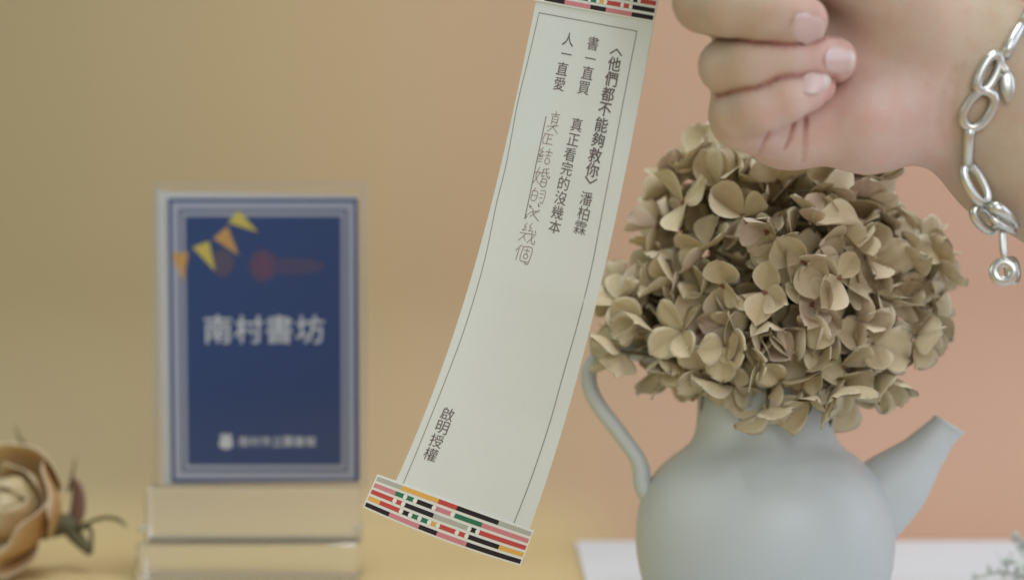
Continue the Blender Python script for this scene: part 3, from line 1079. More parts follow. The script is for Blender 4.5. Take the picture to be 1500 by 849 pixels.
def hit(F, px, py, d0=515.0, d1=620.0):
    """march the line of sight through px, py to the skin; returns a point in mm"""
    ds = np.arange(d0, d1, 0.25)
    P = np.stack([(px - 750.0) / K * ds, ds, CAMH + (424.5 - py) / K * ds], 1)
    idx = np.clip(((P - G0) / GH).round().astype(int), 0, GN - 1)
    val = F.a[idx[:, 0], idx[:, 1], idx[:, 2]]
    k = np.argmax(val < 0)
    if val[k] >= 0: return None
    if k > 0:
        t = val[k - 1] / (val[k - 1] - val[k] + 1e-9)
        return P[k - 1] + (P[k] - P[k - 1]) * t
    return P[k]


def surface_nets(a):
    """isosurface at 0 -> verts (grid units), quads"""
    s = a < 0
    nx, ny, nz = a.shape
    c = s[:-1, :-1, :-1].astype(np.int8)
    cnt = np.zeros_like(c, dtype=np.int8)
    for i in (0, 1):
        for j in (0, 1):
            for k in (0, 1):
                cnt += s[i:nx - 1 + i, j:ny - 1 + j, k:nz - 1 + k]
    act = (cnt > 0) & (cnt < 8)
    I, J, Kk = np.nonzero(act)
    idx = -np.ones(act.shape, dtype=np.int64)
    idx[I, J, Kk] = np.arange(len(I))
    acc = np.zeros((len(I), 3)); n = np.zeros(len(I))
    cor = [(i, j, k) for i in (0, 1) for j in (0, 1) for k in (0, 1)]
    for p in cor:
        for ax in range(3):
            if p[ax] == 0:
                q = list(p); q[ax] = 1
                va = a[I + p[0], J + p[1], Kk + p[2]].astype(float); vb = a[I + q[0], J + q[1], Kk + q[2]].astype(float)
                m = (va < 0) != (vb < 0)
                t = np.where(m, va / np.where(m, va - vb, 1), 0)
                pt = np.array(p, float)[None, :].repeat(len(I), 0)
                pt[:, ax] += t
                acc[m] += pt[m]; n[m] += 1
    V = acc / n[:, None] + np.stack([I, J, Kk], 1)
    F = []
    for ax in range(3):
        sl0 = [slice(None)] * 3; sl1 = [slice(None)] * 3
        sl0[ax] = slice(0, -1); sl1[ax] = slice(1, None)
        e = s[tuple(sl0)] != s[tuple(sl1)]
        o1, o2 = [k for k in range(3) if k != ax]
        P = np.stack(np.nonzero(e), 1)
        P = P[(P[:, o1] > 0) & (P[:, o2] > 0) & (P[:, o1] < a.shape[o1] - 1) & (P[:, o2] < a.shape[o2] - 1)]
        ins = s[tuple(P.T)]
        d1 = np.zeros(3, int); d1[o1] = 1
        d2 = np.zeros(3, int); d2[o2] = 1
        q = [idx[tuple((P - d1 - d2).T)], idx[tuple((P - d2).T)], idx[tuple(P.T)], idx[tuple((P - d1).T)]]
        q = np.stack(q, 1)
        flip = ins if ax != 1 else ~ins
        q[~flip] = q[~flip][:, ::-1]
        F.append(q)
    F = np.concatenate(F)
    F = F[(F >= 0).all(1)]
    return V, F


def hand():
    P = lambda x, y, d: W(x, y, d)
    F = Field()
    # palm: metacarpal masses and the two pads
    wr = P(1405, 95, 577); wr2 = P(1405, 150, 578)
    for (x, y, d, r) in [(1105, -70, 590, 11), (1098, 5, 592, 11), (1100, 85, 590, 10.5), (1118, 165, 586, 10)]:
        F.cap(P(x, y, d), wr if y < 100 else wr2, r, 15.5, 9)
    F.cap(P(1150, 30, 582), P(1370, 80, 578), 12, 15, 9)
    F.cap(P(1160, 100, 582), P(1370, 120, 578), 12, 15, 9)
    # hypothenar (little-finger side pad)
    F.cap(P(1150, 175, 576), P(1270, 176, 573), 10.8, 14.0, 7)
    F.cap(P(1270, 176, 573), P(1375, 158, 576), 14.0, 14.0, 7)
    # thenar pad and thumb, whose tip meets the index finger on the paper above the frame
    F.cap(P(1355, 40, 574), P(1240, -52, 560), 15, 11.5, 7)
    F.chain([(P(1240, -52, 560), 11.5), (P(1130, -112, 548), 9.6), (P(1035, -98, 552), 8.8), (P(975, -62, 562), 7.6)], 2.5)
    # wrist and forearm
    F.cap(P(1380, 60, 577), P(1480, 105, 580), 14.5, 18, 8)
    F.cap(P(1380, 150, 578), P(1480, 232, 581), 14.5, 17.5, 8)
    F.cap(P(1480, 105, 580), P(1960, 360, 592), 18, 25, 8)
    F.cap(P(1480, 232, 581), P(1960, 540, 594), 17.5, 24, 8)
    F.cap(P(1430, 130, 580), P(1960, 450, 596), 19, 27, 8)
    # index finger, mostly above the frame
    F.chain([(P(1105, -70, 590), 10.5), (P(1005, -92, 582), 9), (P(945, -70, 578), 8), (P(930, -58, 581), 7)], 2)
    # proximal bones run from the knuckles towards the viewer
    F.chain([(P(1098, 5, 592), 11), (P(1034, 4, 553), 8.8)], 4)
    F.chain([(P(1100, 85, 590), 10.5), (P(1066, 98, 556), 7.8)], 4)
    F.chain([(P(1118, 165, 586), 10), (P(1088, 168, 560), 8.6)], 5)
    F.cap(P(1092, 172, 562), P(1165, 190, 572), 8.2, 10.0, 7)
    F.cap(P(1118, 165, 586), P(1150, 185, 578), 10, 11, 6)
    # curled middle and end bones of the three visible fingers, kept apart by creases
    f1 = [(P(1032, 2, 548), 9.0), (P(1068, 6, 541), 8.7), (P(1112, 13, 539), 8.1), (P(1150, 22, 543), 7.9), (P(1175, 31, 549), 7.1)]
    f2 = [(P(1064, 97, 552), 7.9), (P(1100, 93, 546), 7.3), (P(1145, 90, 547), 6.6), (P(1185, 88, 552), 6.7), (P(1221, 88, 557), 6.55)]
    f3 = [(P(1084, 165, 556), 8.1), (P(1115, 155, 549), 7.6), (P(1150, 142, 547), 6.7), (P(1178, 132, 551), 5.9), (P(1198, 126, 555), 5.0)]
    GF = []
    for ch in (f1, f2, f3):
        G = Field(); GF.append(G)
        G.chain(ch, 2.2)
        F.a = np.minimum(F.a, G.a)
    # fingertips sit in a shallow seam pressed into the palm
    # skin creases: hits on the surface, then fine grooves
    def groove(pts, r0, depth=0.5, k=0.8):
        P2 = spline([(a, b) for a, b in pts], 8 * len(pts))
        q = [hit(F, *p) for p in P2]
        q = np.array([p for p in q if p is not None])
        if len(q) < 4: return []
        d = q[:, 1].copy()
        for z in range(len(d)):
            q[z, 1] = np.median(d[max(0, z - 3):z + 4])
        q = list(q)
        q = [np.array(p) - np.array((0, r0 - depth, 0)) for p in q]
        n = len(q)
        G = Field()
        e = lambda t: 0.25 + 0.75 * math.sin(math.pi * min(1, max(0, t))) ** .5
        for i in range(n - 1):
            G.cap(q[i], q[i + 1], r0 * e(i / (n - 1)), r0 * e((i + 1) / (n - 1)), 0)
        m = (G.a < 3) & (F.a > -3)
        old = F.a[m]; nd = -G.a[m]
        t = np.clip(0.5 - 0.5 * (old - nd) / k, 0, 1)
        F.a[m] = old * (1 - t) + nd * t + k * t * (1 - t)
        return q
    cre = []
    cre += groove([(1127, 192), (1120, 210), (1109, 231)], 0.65, 0.6)
    cre += groove([(1165, 180), (1159, 198), (1150, 220)], 0.75, 0.75)
    cre += groove([(1181, 173), (1179, 205), (1174, 246)], 0.75, 0.75)
    soft = []
    soft += groove([(1400, 100), (1380, 150), (1378, 190), (1390, 228)], 1.3, 0.55, 1.4)
    soft += groove([(1412, 96), (1396, 140), (1394, 190), (1400, 225)], 1.2, 0.4, 1.4)
    V, Q = surface_nets(F.a)
    V = V * GH + G0
    # relax the grid stepping
    E = np.concatenate([Q[:, [0, 1]], Q[:, [1, 2]], Q[:, [2, 3]], Q[:, [3, 0]]])
    for it in range(4):
        acc = np.zeros_like(V); cn = np.zeros(len(V))
        np.add.at(acc, E[:, 0], V[E[:, 1]]); np.add.at(cn, E[:, 0], 1)
        np.add.at(acc, E[:, 1], V[E[:, 0]]); np.add.at(cn, E[:, 1], 1)
        L = acc / np.maximum(cn, 1)[:, None] - V
        V = V + L * (0.55 if it % 2 == 0 else -0.53)
    root_loc = W(1250, 120, 575)
    me = bpy.data.meshes.new("person")
    vv = (V - root_loc) * MM
    me.vertices.add(len(vv)); me.vertices.foreach_set("co", vv.ravel())
    me.loops.add(Q.size); me.loops.foreach_set("vertex_index", Q.ravel())
    me.polygons.add(len(Q)); me.polygons.foreach_set("loop_start", np.arange(0, Q.size, 4))
    me.polygons.foreach_set("use_smooth", np.ones(len(Q), bool))
    me.update(calc_edges=True); me.validate()
    me.materials.append(M['skin'])
    # skin tone: tan on the back and arm, pinker on palm pads and fingertips, red with painted shade in the folds
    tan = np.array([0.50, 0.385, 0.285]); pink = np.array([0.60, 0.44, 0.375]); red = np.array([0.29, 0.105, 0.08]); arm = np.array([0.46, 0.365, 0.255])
    px = 750 + V[:, 0] / V[:, 1] * K; py = 424.5 - (V[:, 2] - CAMH) / V[:, 1] * K
    sm = lambda a, b, x: (lambda t: t * t * (3 - 2 * t))(np.clip((x - a) / (b - a), 0, 1))
    w_palm = sm(60, 190, py + 0.1 * (px - 1100)) * (1 - sm(1360, 1430, px)) * sm(1020, 1130, px)
    col = tan[None] * (1 - w_palm[:, None]) + pink[None] * w_palm[:, None]
    wa = sm(1380, 1450, px)[:, None]
    col = col * (1 - wa) + arm[None] * wa
    for ch, r in ((f1, 15), (f2, 14), (f3, 13)):
        d = np.linalg.norm(V - ch[-1][0], axis=1)
        w = (0.75 * (1 - sm(r * 0.4, r * 1.3, d)))[:, None]
        col = col * (1 - w) + np.array([0.60, 0.37, 0.32])[None] * w
    d = np.linalg.norm(V - P(992, 30, 545), axis=1)
    w = (0.4 * (1 - sm(2, 9, d)))[:, None]; col = col * (1 - w) + np.array([0.48, 0.28, 0.20])[None] * w
    # folds between fingers: redness and shade painted where two chains are equally near
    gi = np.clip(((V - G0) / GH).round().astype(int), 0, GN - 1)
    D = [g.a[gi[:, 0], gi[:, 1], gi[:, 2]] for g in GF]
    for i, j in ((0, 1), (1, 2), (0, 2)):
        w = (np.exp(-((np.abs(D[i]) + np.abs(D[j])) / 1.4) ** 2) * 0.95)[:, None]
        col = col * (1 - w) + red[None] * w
    # contact shade painted dark red on the palm next to the fingertips
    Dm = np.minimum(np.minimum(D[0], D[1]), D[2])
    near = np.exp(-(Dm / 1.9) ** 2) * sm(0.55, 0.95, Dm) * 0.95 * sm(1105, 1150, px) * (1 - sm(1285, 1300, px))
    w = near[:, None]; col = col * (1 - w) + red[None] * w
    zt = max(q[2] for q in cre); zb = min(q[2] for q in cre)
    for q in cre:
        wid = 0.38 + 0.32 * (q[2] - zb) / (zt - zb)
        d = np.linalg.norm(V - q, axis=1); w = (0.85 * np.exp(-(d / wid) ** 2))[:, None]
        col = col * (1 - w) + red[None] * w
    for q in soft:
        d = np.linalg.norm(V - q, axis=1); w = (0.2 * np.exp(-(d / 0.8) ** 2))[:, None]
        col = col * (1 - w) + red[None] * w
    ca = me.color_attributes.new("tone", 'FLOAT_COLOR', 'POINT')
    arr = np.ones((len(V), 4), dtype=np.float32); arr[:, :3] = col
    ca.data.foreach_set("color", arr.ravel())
    o = bpy.data.objects.new("person", me)
    sc.collection.objects.link(o)
    o.location = Vector(root_loc) * MM
    tag(o, "hand and wrist held palm forward, fingers curled, gripping the paper bookmark above", "person")
    # nails follow the skin
    def nail(cx, cy, w, h, ang, edge_frac):
        n, m = 14, 12
        vs, fs, mi = [], [], []
        ca_, sa_ = math.cos(math.radians(ang)), math.sin(math.radians(ang))
        for i in range(n + 1):
            for j in range(m + 1):
                a = 2 * i / n - 1; b = 2 * j / m - 1
                # square to rounded nail outline
                k = math.sqrt(max(0.0, 1 - 0.36 * b * b)); l = math.sqrt(max(0.0, 1 - 0.40 * a * a))
                x, y = a * k * w / 2, b * l * h / 2
                p = hit(F, cx + x * ca_ - y * sa_, cy + x * sa_ + y * ca_)
                if p is None: p = W(cx, cy, 545)
                r = max(abs(a), abs(b))
                lift = 0.42 * (1 - r ** 5) - 0.10
                if a > 0.6: lift += 0.10
                p = np.array(p) + np.array((0, -lift, 0))
                vs.append(p - root_loc)
        vs = np.array(vs).reshape(-1, 3)
        A = np.linspace(-1, 1, n + 1)[:, None].repeat(m + 1, 1).ravel(); B = np.linspace(-1, 1, m + 1)[None].repeat(n + 1, 0).ravel()
        X = np.stack([np.ones_like(A), A, B, A * A, B * B, A * B], 1)
        inn = (np.abs(A) < .9) & (np.abs(B) < .9)
        co, *_ = np.linalg.lstsq(X[inn], vs[inn, 1], rcond=None)
        rr = np.maximum(np.abs(A), np.abs(B))
        vs[:, 1] = X @ co - 0.38 * (1 - rr ** 8) + 0.05 - 0.12 * (A > 0.75)
        for i in range(n):
            for j in range(m):
                q = i * (m + 1) + j
                fs.append((q, q + 1, q + m + 2, q + m + 1))
                mi.append(1 if i >= n * (1 - edge_frac) else 0)
        return mesh_obj("fingernail", vs, fs, [M['nail'], M['nail_edge']], o, True, mi)
    nail(1183, 43, 50, 46, 14, 0.10)
    nail(1230, 88, 44, 40, 3, 0.16)
    nail(1195, 121, 42, 33, -12, 0.28)
    return F


FH = hand()


# ------------------------------------------------------------------ bracelet
def bracelet():
    def surf(px, py, lift, dflt=560):
        p = hit(FH, px, py)
        if p is None: return W(px, py, dflt)
        return np.array(p) - np.array((0, lift, 0))
    c0 = surf(1440, 150, 2)
    root = empty("bracelet", tuple(c0))

    def stadium(a, b, width, normal, wire, name="link", n=28):
        """oval link whose long axis runs from a to b"""
        a = np.array(a); b = np.array(b)
        ax = b - a; L = np.linalg.norm(ax); ax /= L
        nn = np.array(normal, float); nn -= ax * (nn @ ax); nn /= np.linalg.norm(nn)
        sd = np.cross(ax, nn)
        c = (a + b) / 2
        pts = []
        for i in range(n):
            t = 2 * math.pi * i / n
            x = math.copysign(abs(math.cos(t)) ** 0.85, math.cos(t)) * (L / 2 - wire)
            y = math.copysign(abs(math.sin(t)) ** 0.85, math.sin(t)) * (width / 2 - wire)
            pts.append(c + ax * x + sd * y - c0)
        mb = MB(); mb.tube(pts, wire, n=10, closed=True)
        return mb.build(name, M['silver'], root)
    q = 1 / 5.2
    s = surf
    dn = (0, -1, 0)
    # front of the wrist, photograph order from the top
    fr = [((1530, -22), (1494, 42), 0.3), ((1497, 34), (1468, 86), 0.25), ((1462, 76), (1430, 140), 0.8), ((1452, 130), (1411, 192), 0.95), ((1419, 184), (1416, 248), 0.3),
          ((1408, 238), (1446, 302), 0.75)]
    wd = [32, 34, 38, 50, 32, 40]
    for (a, b, face), w in zip(fr, wd):
        pa = s(a[0], a[1], 1.6); pb = s(b[0], b[1], 1.6)
        if a[0] == 1408: pb = W(b[0], b[1], pa[1] - 1.0); pa[1] -= 1.2
        d = pb - pa
        side = np.cross(d, (0, 1, 0)); side /= np.linalg.norm(side)
        nrm = np.array(dn, float) * face + side * (1 - face)
        stadium(pa, pb, w * q, nrm, 1.45 if face > .5 else 1.6)
    # lower end: round link, clasp, then links round the back of the wrist
    A = W(1424, 300, 566); Bp = W(1462, 340, 568)
    stadium(A, Bp, 38 * q, (0.2, -1, 0.1), 1.4)
    cl = MB()
    pts = spline([W(1448, 300, 563) - c0, W(1462, 306, 562) - c0, W(1478, 318, 564) - c0, W(1490, 330, 568) - c0], 10)
    cl.tube(pts, [1.2, 1.7, 2.0, 2.1, 2.0, 1.9, 1.7, 1.5, 1.3, 0.9], n=12)
    cl.tube(spline([W(1452, 318, 562) - c0, W(1466, 330, 562) - c0, W(1486, 338, 566) - c0], 8), [1.0] * 8, n=10)
    cl.build("clasp", M['silver'], root)
    # back half of the loop, behind and below the forearm
    back = spline([W(1482, 322, 570), W(1520, 300, 592), W(1540, 200, 612), W(1560, 80, 612), W(1560, -10, 596), W(1535, -34, 576), W(1522, -16, 562)], 17)
    for i in range(16):
        a, b = back[i], back[i + 1]
        d = b - a
        nrm = np.cross(d, (0.3, 1, 0.2)) if i % 2 else np.array((0.9, -0.3, 0.1))
        stadium(a - d * .12, b + d * .12, 6.2, nrm, 1.1)
    # charm: little ring, then an open disc
    stadium(W(1468, 335, 565), W(1471, 380, 564), 13 * q, (0.6, -0.8, 0), 0.75, "charm_ring")
    def disc(c, r_out, r_in, normal, th, name):
        n = np.array(normal, float); n /= np.linalg.norm(n)
        a = np.cross(n, (0, 0, 1)); a /= np.linalg.norm(a); b = np.cross(n, a)
        v, f = [], []
        N = 36
        prof = [(r_out, -th), (r_out + .25, 0), (r_out, th), (r_in, th), (r_in - .2, 0), (r_in, -th)]
        for i in range(N):
            t = 2 * math.pi * i / N
            for (r, h) in prof:
                v.append(c - c0 + r * (math.cos(t) * a + math.sin(t) * b) + n * h)
        for i in range(N):
            j = (i + 1) % N
            for k in range(6):
                l = (k + 1) % 6
                f.append((i * 6 + k, i * 6 + l, j * 6 + l, j * 6 + k))
        return mesh_obj(name, v, f, M['silver'], root)
    disc(W(1470, 398, 564), 3.8, 1.4, (-0.25, -1, 0.05), 0.55, "charm_disc")
    disc(W(1483, 396, 567), 3.9, 2.2, (0.8, -0.6, 0.1), 0.9, "charm_disc")
    # small shiny drop hanging on the arm side
    p = s(1474, 127, 1.3)
    v, f = [], []
    N, Mr = 18, 10
    for i in range(Mr + 1):
        t = i / Mr
        r = 2.15 * math.sin(math.pi * min(1, t ** 0.9 * 0.96 + 0.03)) ** 0.6
        for k in range(N):
            a = 2 * math.pi * k / N
            v.append(p - c0 + np.array((r * math.cos(a) + 0.5 * t - .3, 0.45 * r * math.sin(a), 4.6 - 9.2 * t)))
    for i in range(Mr):
        for k in range(N):
            l = (k + 1) % N
            f.append((i * N + k, i * N + l, (i + 1) * N + l, (i + 1) * N + k))
    mesh_obj("charm_drop", v, f, M['silver'], root)
    stadium(s(1462, 92, 1.6), s(1474, 108, 1.8), 12 * q, (0.4, -1, 0), 0.6, "charm_ring")
    tag(root, "silver oval-link chain bracelet with small round charm, worn round the wrist", "bracelet")


bracelet()


# ------------------------------------------------------------------ card in an acrylic T-stand
def card_stand():
    D = 762.0
    sc_ = D / K
    X = lambda px: (px - 750) * sc_
    Z = lambda py: CAMH + (424.5 - py) * sc_
    cx = X(372)
    root = empty("sign_holder", (cx, D, 0))
    # base: two stepped clear blocks
    b = MB(); b.box((X(210) - cx, -15, 0.2), (X(529) - cx, 19, 15.0), bev=0.8); b.build("base", M['solid'], root, smooth=False)
    b = MB(); b.box((X(217) - cx, -6.5, 15.2), (X(529) - cx, 10.5, Z(712)), bev=0.6); b.build("base", M['solid'], root, smooth=False)
    for xx in (X(214), X(526)):  # pale discs put in for the sparkles at both ends of the base
        b = MB(); b.tube([(xx - cx, -8.2, Z(770)), (xx - cx, -4.5, Z(770))], 1.7, n=14); b.build("sparkle_disc", M['acrylic_edge'], root)
    # front and back panes, open gap for the card
    for (y0, y1) in ((-1.9, -0.6), (1.6, 2.9)):
        b = MB(); b.box((X(227) - cx, y0, Z(712) + 0.1), (X(537) - cx, y1, Z(266)), bev=0.25)
        b.build("acrylic_pane", M['acrylic'], root, smooth=False)
    # polished upright edges
    for xx in (X(227), X(537) - 1.1):
        b = MB(); b.box((xx - cx + 0.02, -0.55, Z(712) + 0.1), (xx - cx + 1.05, 1.55, Z(267)), bev=0.2)
        b.build("pane_edge", M['acrylic_edge'], root, smooth=False)
    b = MB(); b.box((X(227) - cx + 1.2, -0.55, Z(270)), (X(537) - cx - 1.2, 1.55, Z(267)), bev=0.2)
    b.build("pane_edge", M['acrylic_edge'], root, smooth=False)
    tag(root, "clear acrylic stand on a stepped base holding the navy card upright", "sign holder")

    # the card with its white backing paper, slipped between the panes
    card = empty("sign_card", (cx, D + 0.3, Z(708)))
    ox, oz = cx, Z(708)
    def quad_map(px, py, y):
        return ((px - 750) * sc_ - ox, y, CAMH + (424.5 - py) * sc_ - oz)
    def poly(mb, pts, y, mi=0):
        mb.add([quad_map(p[0], p[1], y) for p in pts], [tuple(range(len(pts)))], mi)
    def slab(name, pts, y0, y1, mat):
        n = len(pts)
        v = [quad_map(p[0], p[1], y0) for p in pts] + [quad_map(p[0], p[1], y1) for p in pts]
        f = [tuple(range(n)), tuple(range(2 * n - 1, n - 1, -1))] + [(i, i + n, (i + 1) % n + n, (i + 1) % n) for i in range(n)]
        return mesh_obj(name, v, f, mat, card, False)
    slab("backing_paper", [(230, 280), (524, 286), (524, 706), (238, 709)], 0.55, 0.75, M['sheet'])
    slab("card_sheet", [(246, 291), (524, 291), (527, 705), (251, 707)], 0.0, 0.4, M['navy'])
    # frames printed on the card
    C = lambda s, t: (246 + (278 + (-2) * t) * s + 5 * t * (1 - s) + 3 * t * s * 0.9, 291 + 415 * t)
    fr = MB()
    def frame(mb, a0, a1, b0, b1, mi):
        """ring between insets a (outer, px) and b (inner, px)"""
        def pt(x, y):
            return C(x / 278.0, y / 415.0)
        o = [(a0, a1), (278 - a0, a1), (278 - a0, 415 - a1), (a0, 415 - a1)]
        i = [(b0, b1), (278 - b0, b1), (278 - b0, 415 - b1), (b0, 415 - b1)]
        for k in range(4):
            l = (k + 1) % 4
            poly(mb, [pt(*o[k]), pt(*o[l]), pt(*i[l]), pt(*i[k])], -0.06, mi)
    frame(fr, 5, 5, 15, 15, 0)
    frame(fr, 15, 15, 20, 20, 1)
    frame(fr, 20, 20, 24, 25, 0)
    frame(fr, 24, 25, 25.5, 26.5, 1)
    fr.build("printed_frame", [M['cardframe'], M['cardframe_dim']], card, smooth=False)
    g = MB()
    poly(g, [(349, 308), (378, 340), (334, 326)], -0.10, 0)
    poly(g, [(333, 331), (350, 374), (312, 349)], -0.10, 1)
    poly(g, [(282, 362), (306, 353), (315, 397)], -0.10, 0)
    poly(g, [(251, 371), (276, 369), (268, 413)], -0.10, 1)
    g.build("printed_bunting", [M['flag_y'], M['flag_o']], card, smooth=False)
    g = MB()  # flat colour patches painted on the card in place of pane reflections
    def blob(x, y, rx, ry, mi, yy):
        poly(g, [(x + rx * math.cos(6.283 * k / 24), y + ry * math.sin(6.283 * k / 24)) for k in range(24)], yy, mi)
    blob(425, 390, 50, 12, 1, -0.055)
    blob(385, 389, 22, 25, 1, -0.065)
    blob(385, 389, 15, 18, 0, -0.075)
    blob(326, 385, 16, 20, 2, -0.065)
    g.build("painted_reflections", [M['refl_rose'], M['refl_plum'], M['refl_brown'], M['refl_teal']], card, smooth=False)
    t = MB()
    mp = lambda a, b: quad_map(a, b, -0.09)
    for c, x, y in [("南", 319, 482), ("村", 364, 482), ("書", 409, 482), ("坊", 454, 482)]:
        put_glyph(t, c, x, y, 41, lambda a, b, k, y=y: quad_map(a, 2 * y - b, -0.09 - 0.02 * k), 0.014)
    t.build("printed_title", M['cardtext'], card, smooth=False)
    t = MB()
    for k, c in enumerate("南村市立圖書館"):
        put_glyph(t, c, 357 + 16.3 * k, 646, 14.5, lambda a, b, q: quad_map(a, 2 * 646 - b, -0.09 - 0.02 * q), 0.02)
    # small rounded emblem before the line of characters
    poly(t, [(331 + 10.5 * math.cos(6.283 * k / 20), 649 + 8.5 * math.sin(6.283 * k / 20)) for k in range(20)], -0.09)
    poly(t, [(322, 637), (329, 634), (331, 641), (333, 634), (340, 637), (338, 643), (324, 643)], -0.12)
    t.build("printed_imprint", M['cardtext'], card, smooth=False)
    tag(card, "navy blue card with pale double frame, bunting and white Chinese title", "card")


card_stand()


# ------------------------------------------------------------------ dried rose at the left edge
def rose():
    c = W(20, 744, 768)
    root = empty("dried_rose", tuple(c))
    ax = Vector((-0.42, -0.84, 0.26)).normalized()     # opening faces the viewer, a little up and left
    q = ax.to_track_quat('Z', 'Y').to_matrix().to_4x4()

    def bowl(az, half, r0, h0, h1, flare, seed, mat, th=0.5, name="petal", nx=20, ny=12, tipy=0.10):
        """an upright cupped petal: sector of a bowl round the flower's axis"""
        r = random.Random(seed)
        r0 *= 1.12; h0 *= 1.1
        top, at = [], []
        ph = r.uniform(0, 6)
        for j in range(ny + 1):
            t = j / ny
            for i in range(nx + 1):
                s = 2 * i / nx - 1
                wd = half * (0.45 + 0.55 * math.sin(math.pi * min(1, 0.12 + 0.62 * t))) * (1 - 0.25 * max(0, t - .75) * 4 * abs(s))
                a = az + s * wd
                rr = r0 * math.sin(math.pi * 0.5 * min(1, 0.12 + t * 0.95)) ** 0.8 + flare * t ** 3 + 1.3 * math.sin(ph + 3 * s + 2 * t) * t
                z = h0 + (h1 - h0) * t + 1.4 * math.sin(ph * 2 + 5 * s) * t - tipy * r0 * (abs(s) ** 2.2) * t
                top.append(Vector((rr * math.cos(a), rr * math.sin(a), z)))
                at.append((t, max(abs(s) ** 8, t ** 9), 0.5 * (0.5 + 0.5 * math.cos(s * 22)) * t))
        n = len(top)
        v = [tuple(q @ p) for p in top]
        inn = []
        for p in top:
            d = Vector((p.x, p.y, 0)); l = d.length or 1
            inn.append(tuple(q @ (p - d / l * th)))
        f = []
        Q = lambda i, j: j * (nx + 1) + i
        for j in range(ny):
            for i in range(nx):
                f.append((Q(i, j), Q(i + 1, j), Q(i + 1, j + 1), Q(i, j + 1)))
                f.append((n + Q(i, j), n + Q(i, j + 1), n + Q(i + 1, j + 1), n + Q(i + 1, j)))
        for j in range(ny):
            f.append((Q(0, j), Q(0, j + 1), n + Q(0, j + 1), n + Q(0, j))); f.append((Q(nx, j + 1), Q(nx, j), n + Q(nx, j), n + Q(nx, j + 1)))
        for i in range(nx):
            f.append((Q(i, ny), Q(i + 1, ny), n + Q(i + 1, ny), n + Q(i, ny)))
        mi = []
        for k, ff in enumerate(f):
            mi.append(0)
        o = mesh_obj(name, list(v) + inn, f, [mat], root)
        ca = o.data.color_attributes.new("pt", 'FLOAT_COLOR', 'POINT')
        arr = np.ones((2 * n, 4)); a_ = np.array(at); arr[:n, :3] = a_; arr[n:, :3] = a_
        ca.data.foreach_set("color", arr.ravel())
        return o
    # tight bud in the middle
    k = 0
    for (n, r, h0, h1, fl, half) in ((3, 9.0, -8, 13, -8.0, 1.7), (3, 13.5, -11, 11, -8.5, 1.6)):
        for i in range(n):
            bowl(2 * math.pi * i / n + k * 0.7 + 0.3, half, r, h0, h1, fl, 40 + k, M['rose'], 0.5)
            k += 1
    for i, a_ in enumerate((55, 200)):
        bowl(math.radians(a_), 1.25, 14.5 + 0.8 * (i % 2), -13, 7 + 2 * (i % 2), 0.5, 80 + i, M['rose'], 0.6)
    # open outer petals: top one pale, right ones orange-brown outside with a pale rim
    bowl(math.radians(95), 1.15, 20.5, -16, 9, 2.5, 61, M['rose'], 0.7)
    bowl(math.radians(168), 1.0, 20.5, -16, 8, 2.0, 62, M['rose'], 0.7)
    bowl(math.radians(20), 0.85, 19.5, -16, 9, 2.0, 63, M['rose_out'], 0.7)
    bowl(math.radians(-38), 0.80, 20.0, -15, 19, 1.0, 64, M['rose_out'], 0.8)
    bowl(math.radians(-105), 0.85, 21.5, -15, 12, 4.5, 65, M['rose_out'], 0.8)
    bowl(math.radians(-160), 0.85, 20.5, -16, 9, 3.0, 66, M['rose'], 0.7)
    Wl = lambda x, y, d: W(x, y, d) - c
    # sepals, calyx and stem
    mb = MB()
    mb.tube(spline([Wl(60, 770, 782), Wl(98, 768, 782), Wl(112, 786, 780), Wl(132, 808, 776)], 12), np.linspace(5.5, 1.7, 12), n=10)
    mb.build("stem", M['sepal_g'], root)
    mb = MB()
    mb.tube(spline([Wl(98, 778, 780), Wl(122, 768, 778), Wl(150, 758, 774), Wl(172, 760, 772), Wl(186, 771, 771)], 16), [2.0, 1.6, 1.3, 1.2, 1.2, 1.1, 1.1, 1.2, 1.2, 1.3, 1.4, 1.4, 1.3, 1.1, .8, .4], n=8, flat=0.6)
    mb.build("sepal", M['sepal_g'], root)
    mb = MB()
    mb.tube(spline([Wl(112, 772, 779), Wl(131, 772, 777), Wl(134, 790, 776), Wl(131, 812, 775)], 10), [1.6, 1.4, 1.2, 1.0, .9, .9, .9, 1.0, 1.0, .7], n=8)
    mb.build("sepal", M['sepal_g'], root)
    mb = MB()
    mb.tube(spline([Wl(100, 778, 784), Wl(113, 750, 784), Wl(114, 718, 785), Wl(103, 696, 786)], 12), [1.2, 2.4, 3.3, 3.9, 4.1, 4.0, 3.7, 3.3, 2.8, 2.2, 1.4, .4], n=10, flat=0.35, flatdir=np.array([0.5, 0.86, 0.0]))
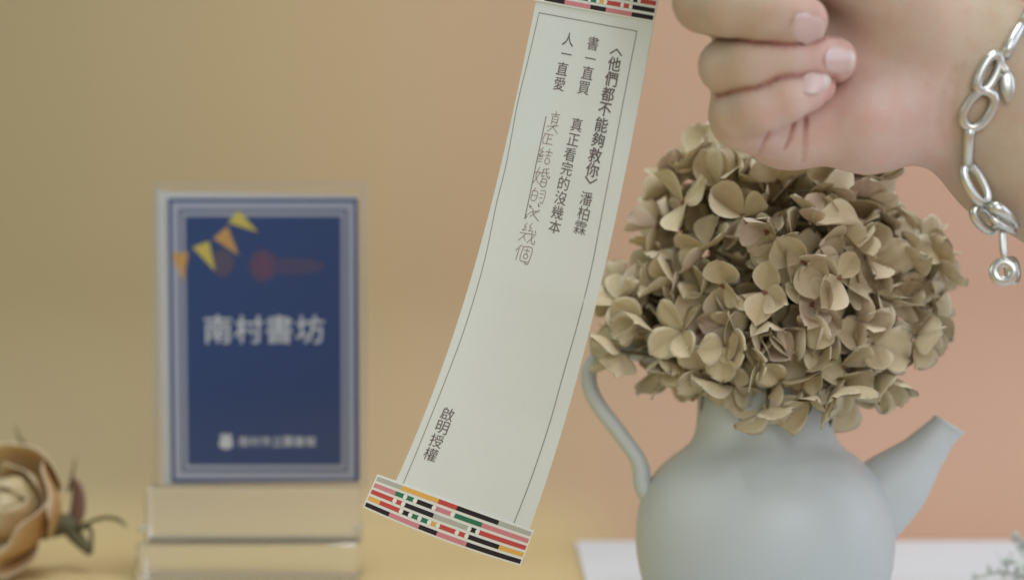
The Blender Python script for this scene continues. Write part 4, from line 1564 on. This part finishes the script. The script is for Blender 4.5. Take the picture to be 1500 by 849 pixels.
    mb.build("sepal", M['sepal'], root)
    mb = MB()
    mb.tube(spline([Wl(100, 720, 785), Wl(107, 690, 786), Wl(110, 668, 786)], 8), [1.6, 1.6, 1.4, 1.2, 1.0, .8, .6, .3], n=8, flat=0.4)
    mb.build("sepal", M['rose'] if False else M['sepal_g'], root)
    mb = MB()
    mb.tube(spline([Wl(40, 655, 790), Wl(28, 640, 790), Wl(22, 622, 790)], 8), [1.8, 1.5, 1.3, 1.1, .9, .7, .6, .3], n=8, flat=0.5)
    mb.build("sepal", M['sepal_g'], root)
    tag(root, "dried cream and brown rose lying on the table at the left edge", "dried flower")


rose()


# ------------------------------------------------------------------ grey-green sprig at the right edge
def sprig():
    base = W(1530, 880, 740)
    root = empty("dried_sprig", tuple(base))
    L = lambda x, y, d: W(x, y, d) - base
    r = random.Random(3)
    stems = [[(1560, 872, 742), (1520, 850, 738), (1470, 838, 734), (1425, 846, 730)], [(1560, 868, 744), (1530, 830, 742), (1500, 800, 744), (1488, 786, 746)],
             [(1560, 872, 742), (1525, 838, 736), (1490, 826, 734), (1470, 818, 733)], [(1560, 872, 742), (1540, 812, 740), (1520, 790, 742), (1512, 770, 744)]]
    mb = MB(); tips = []
    for s in stems:
        p = spline([L(*q) for q in s], 12)
        mb.tube(p, np.linspace(0.8, 0.35, 12), n=6)
        tips.append(p)
    mb.build("stem", M['sprig_dark'], root)
    proto = [petal_mesh("leaf", 2.8 + 0.4 * k, 1.7 + .2 * k, 0.2, 0.4, 0.2, 0.2, 300 + k, M['sprig'], 3, 4, 0.15) for k in range(4)]
    for p in tips:
        for i in range(2, 12):
            for _ in range(3):
                o = bpy.data.objects.new("leaf", r.choice(proto))
                sc.collection.objects.link(o)
                o.parent = root
                d = Vector([r.gauss(0, 1) for _ in range(3)]).normalized()
                m = d.to_track_quat('Y', 'Z').to_matrix().to_4x4()
                m.translation = Vector(p[i]) * MM
                o.matrix_local = m
    tag(root, "small grey-green dried sprig lying on the white board at the right edge", "dried sprig")


sprig()
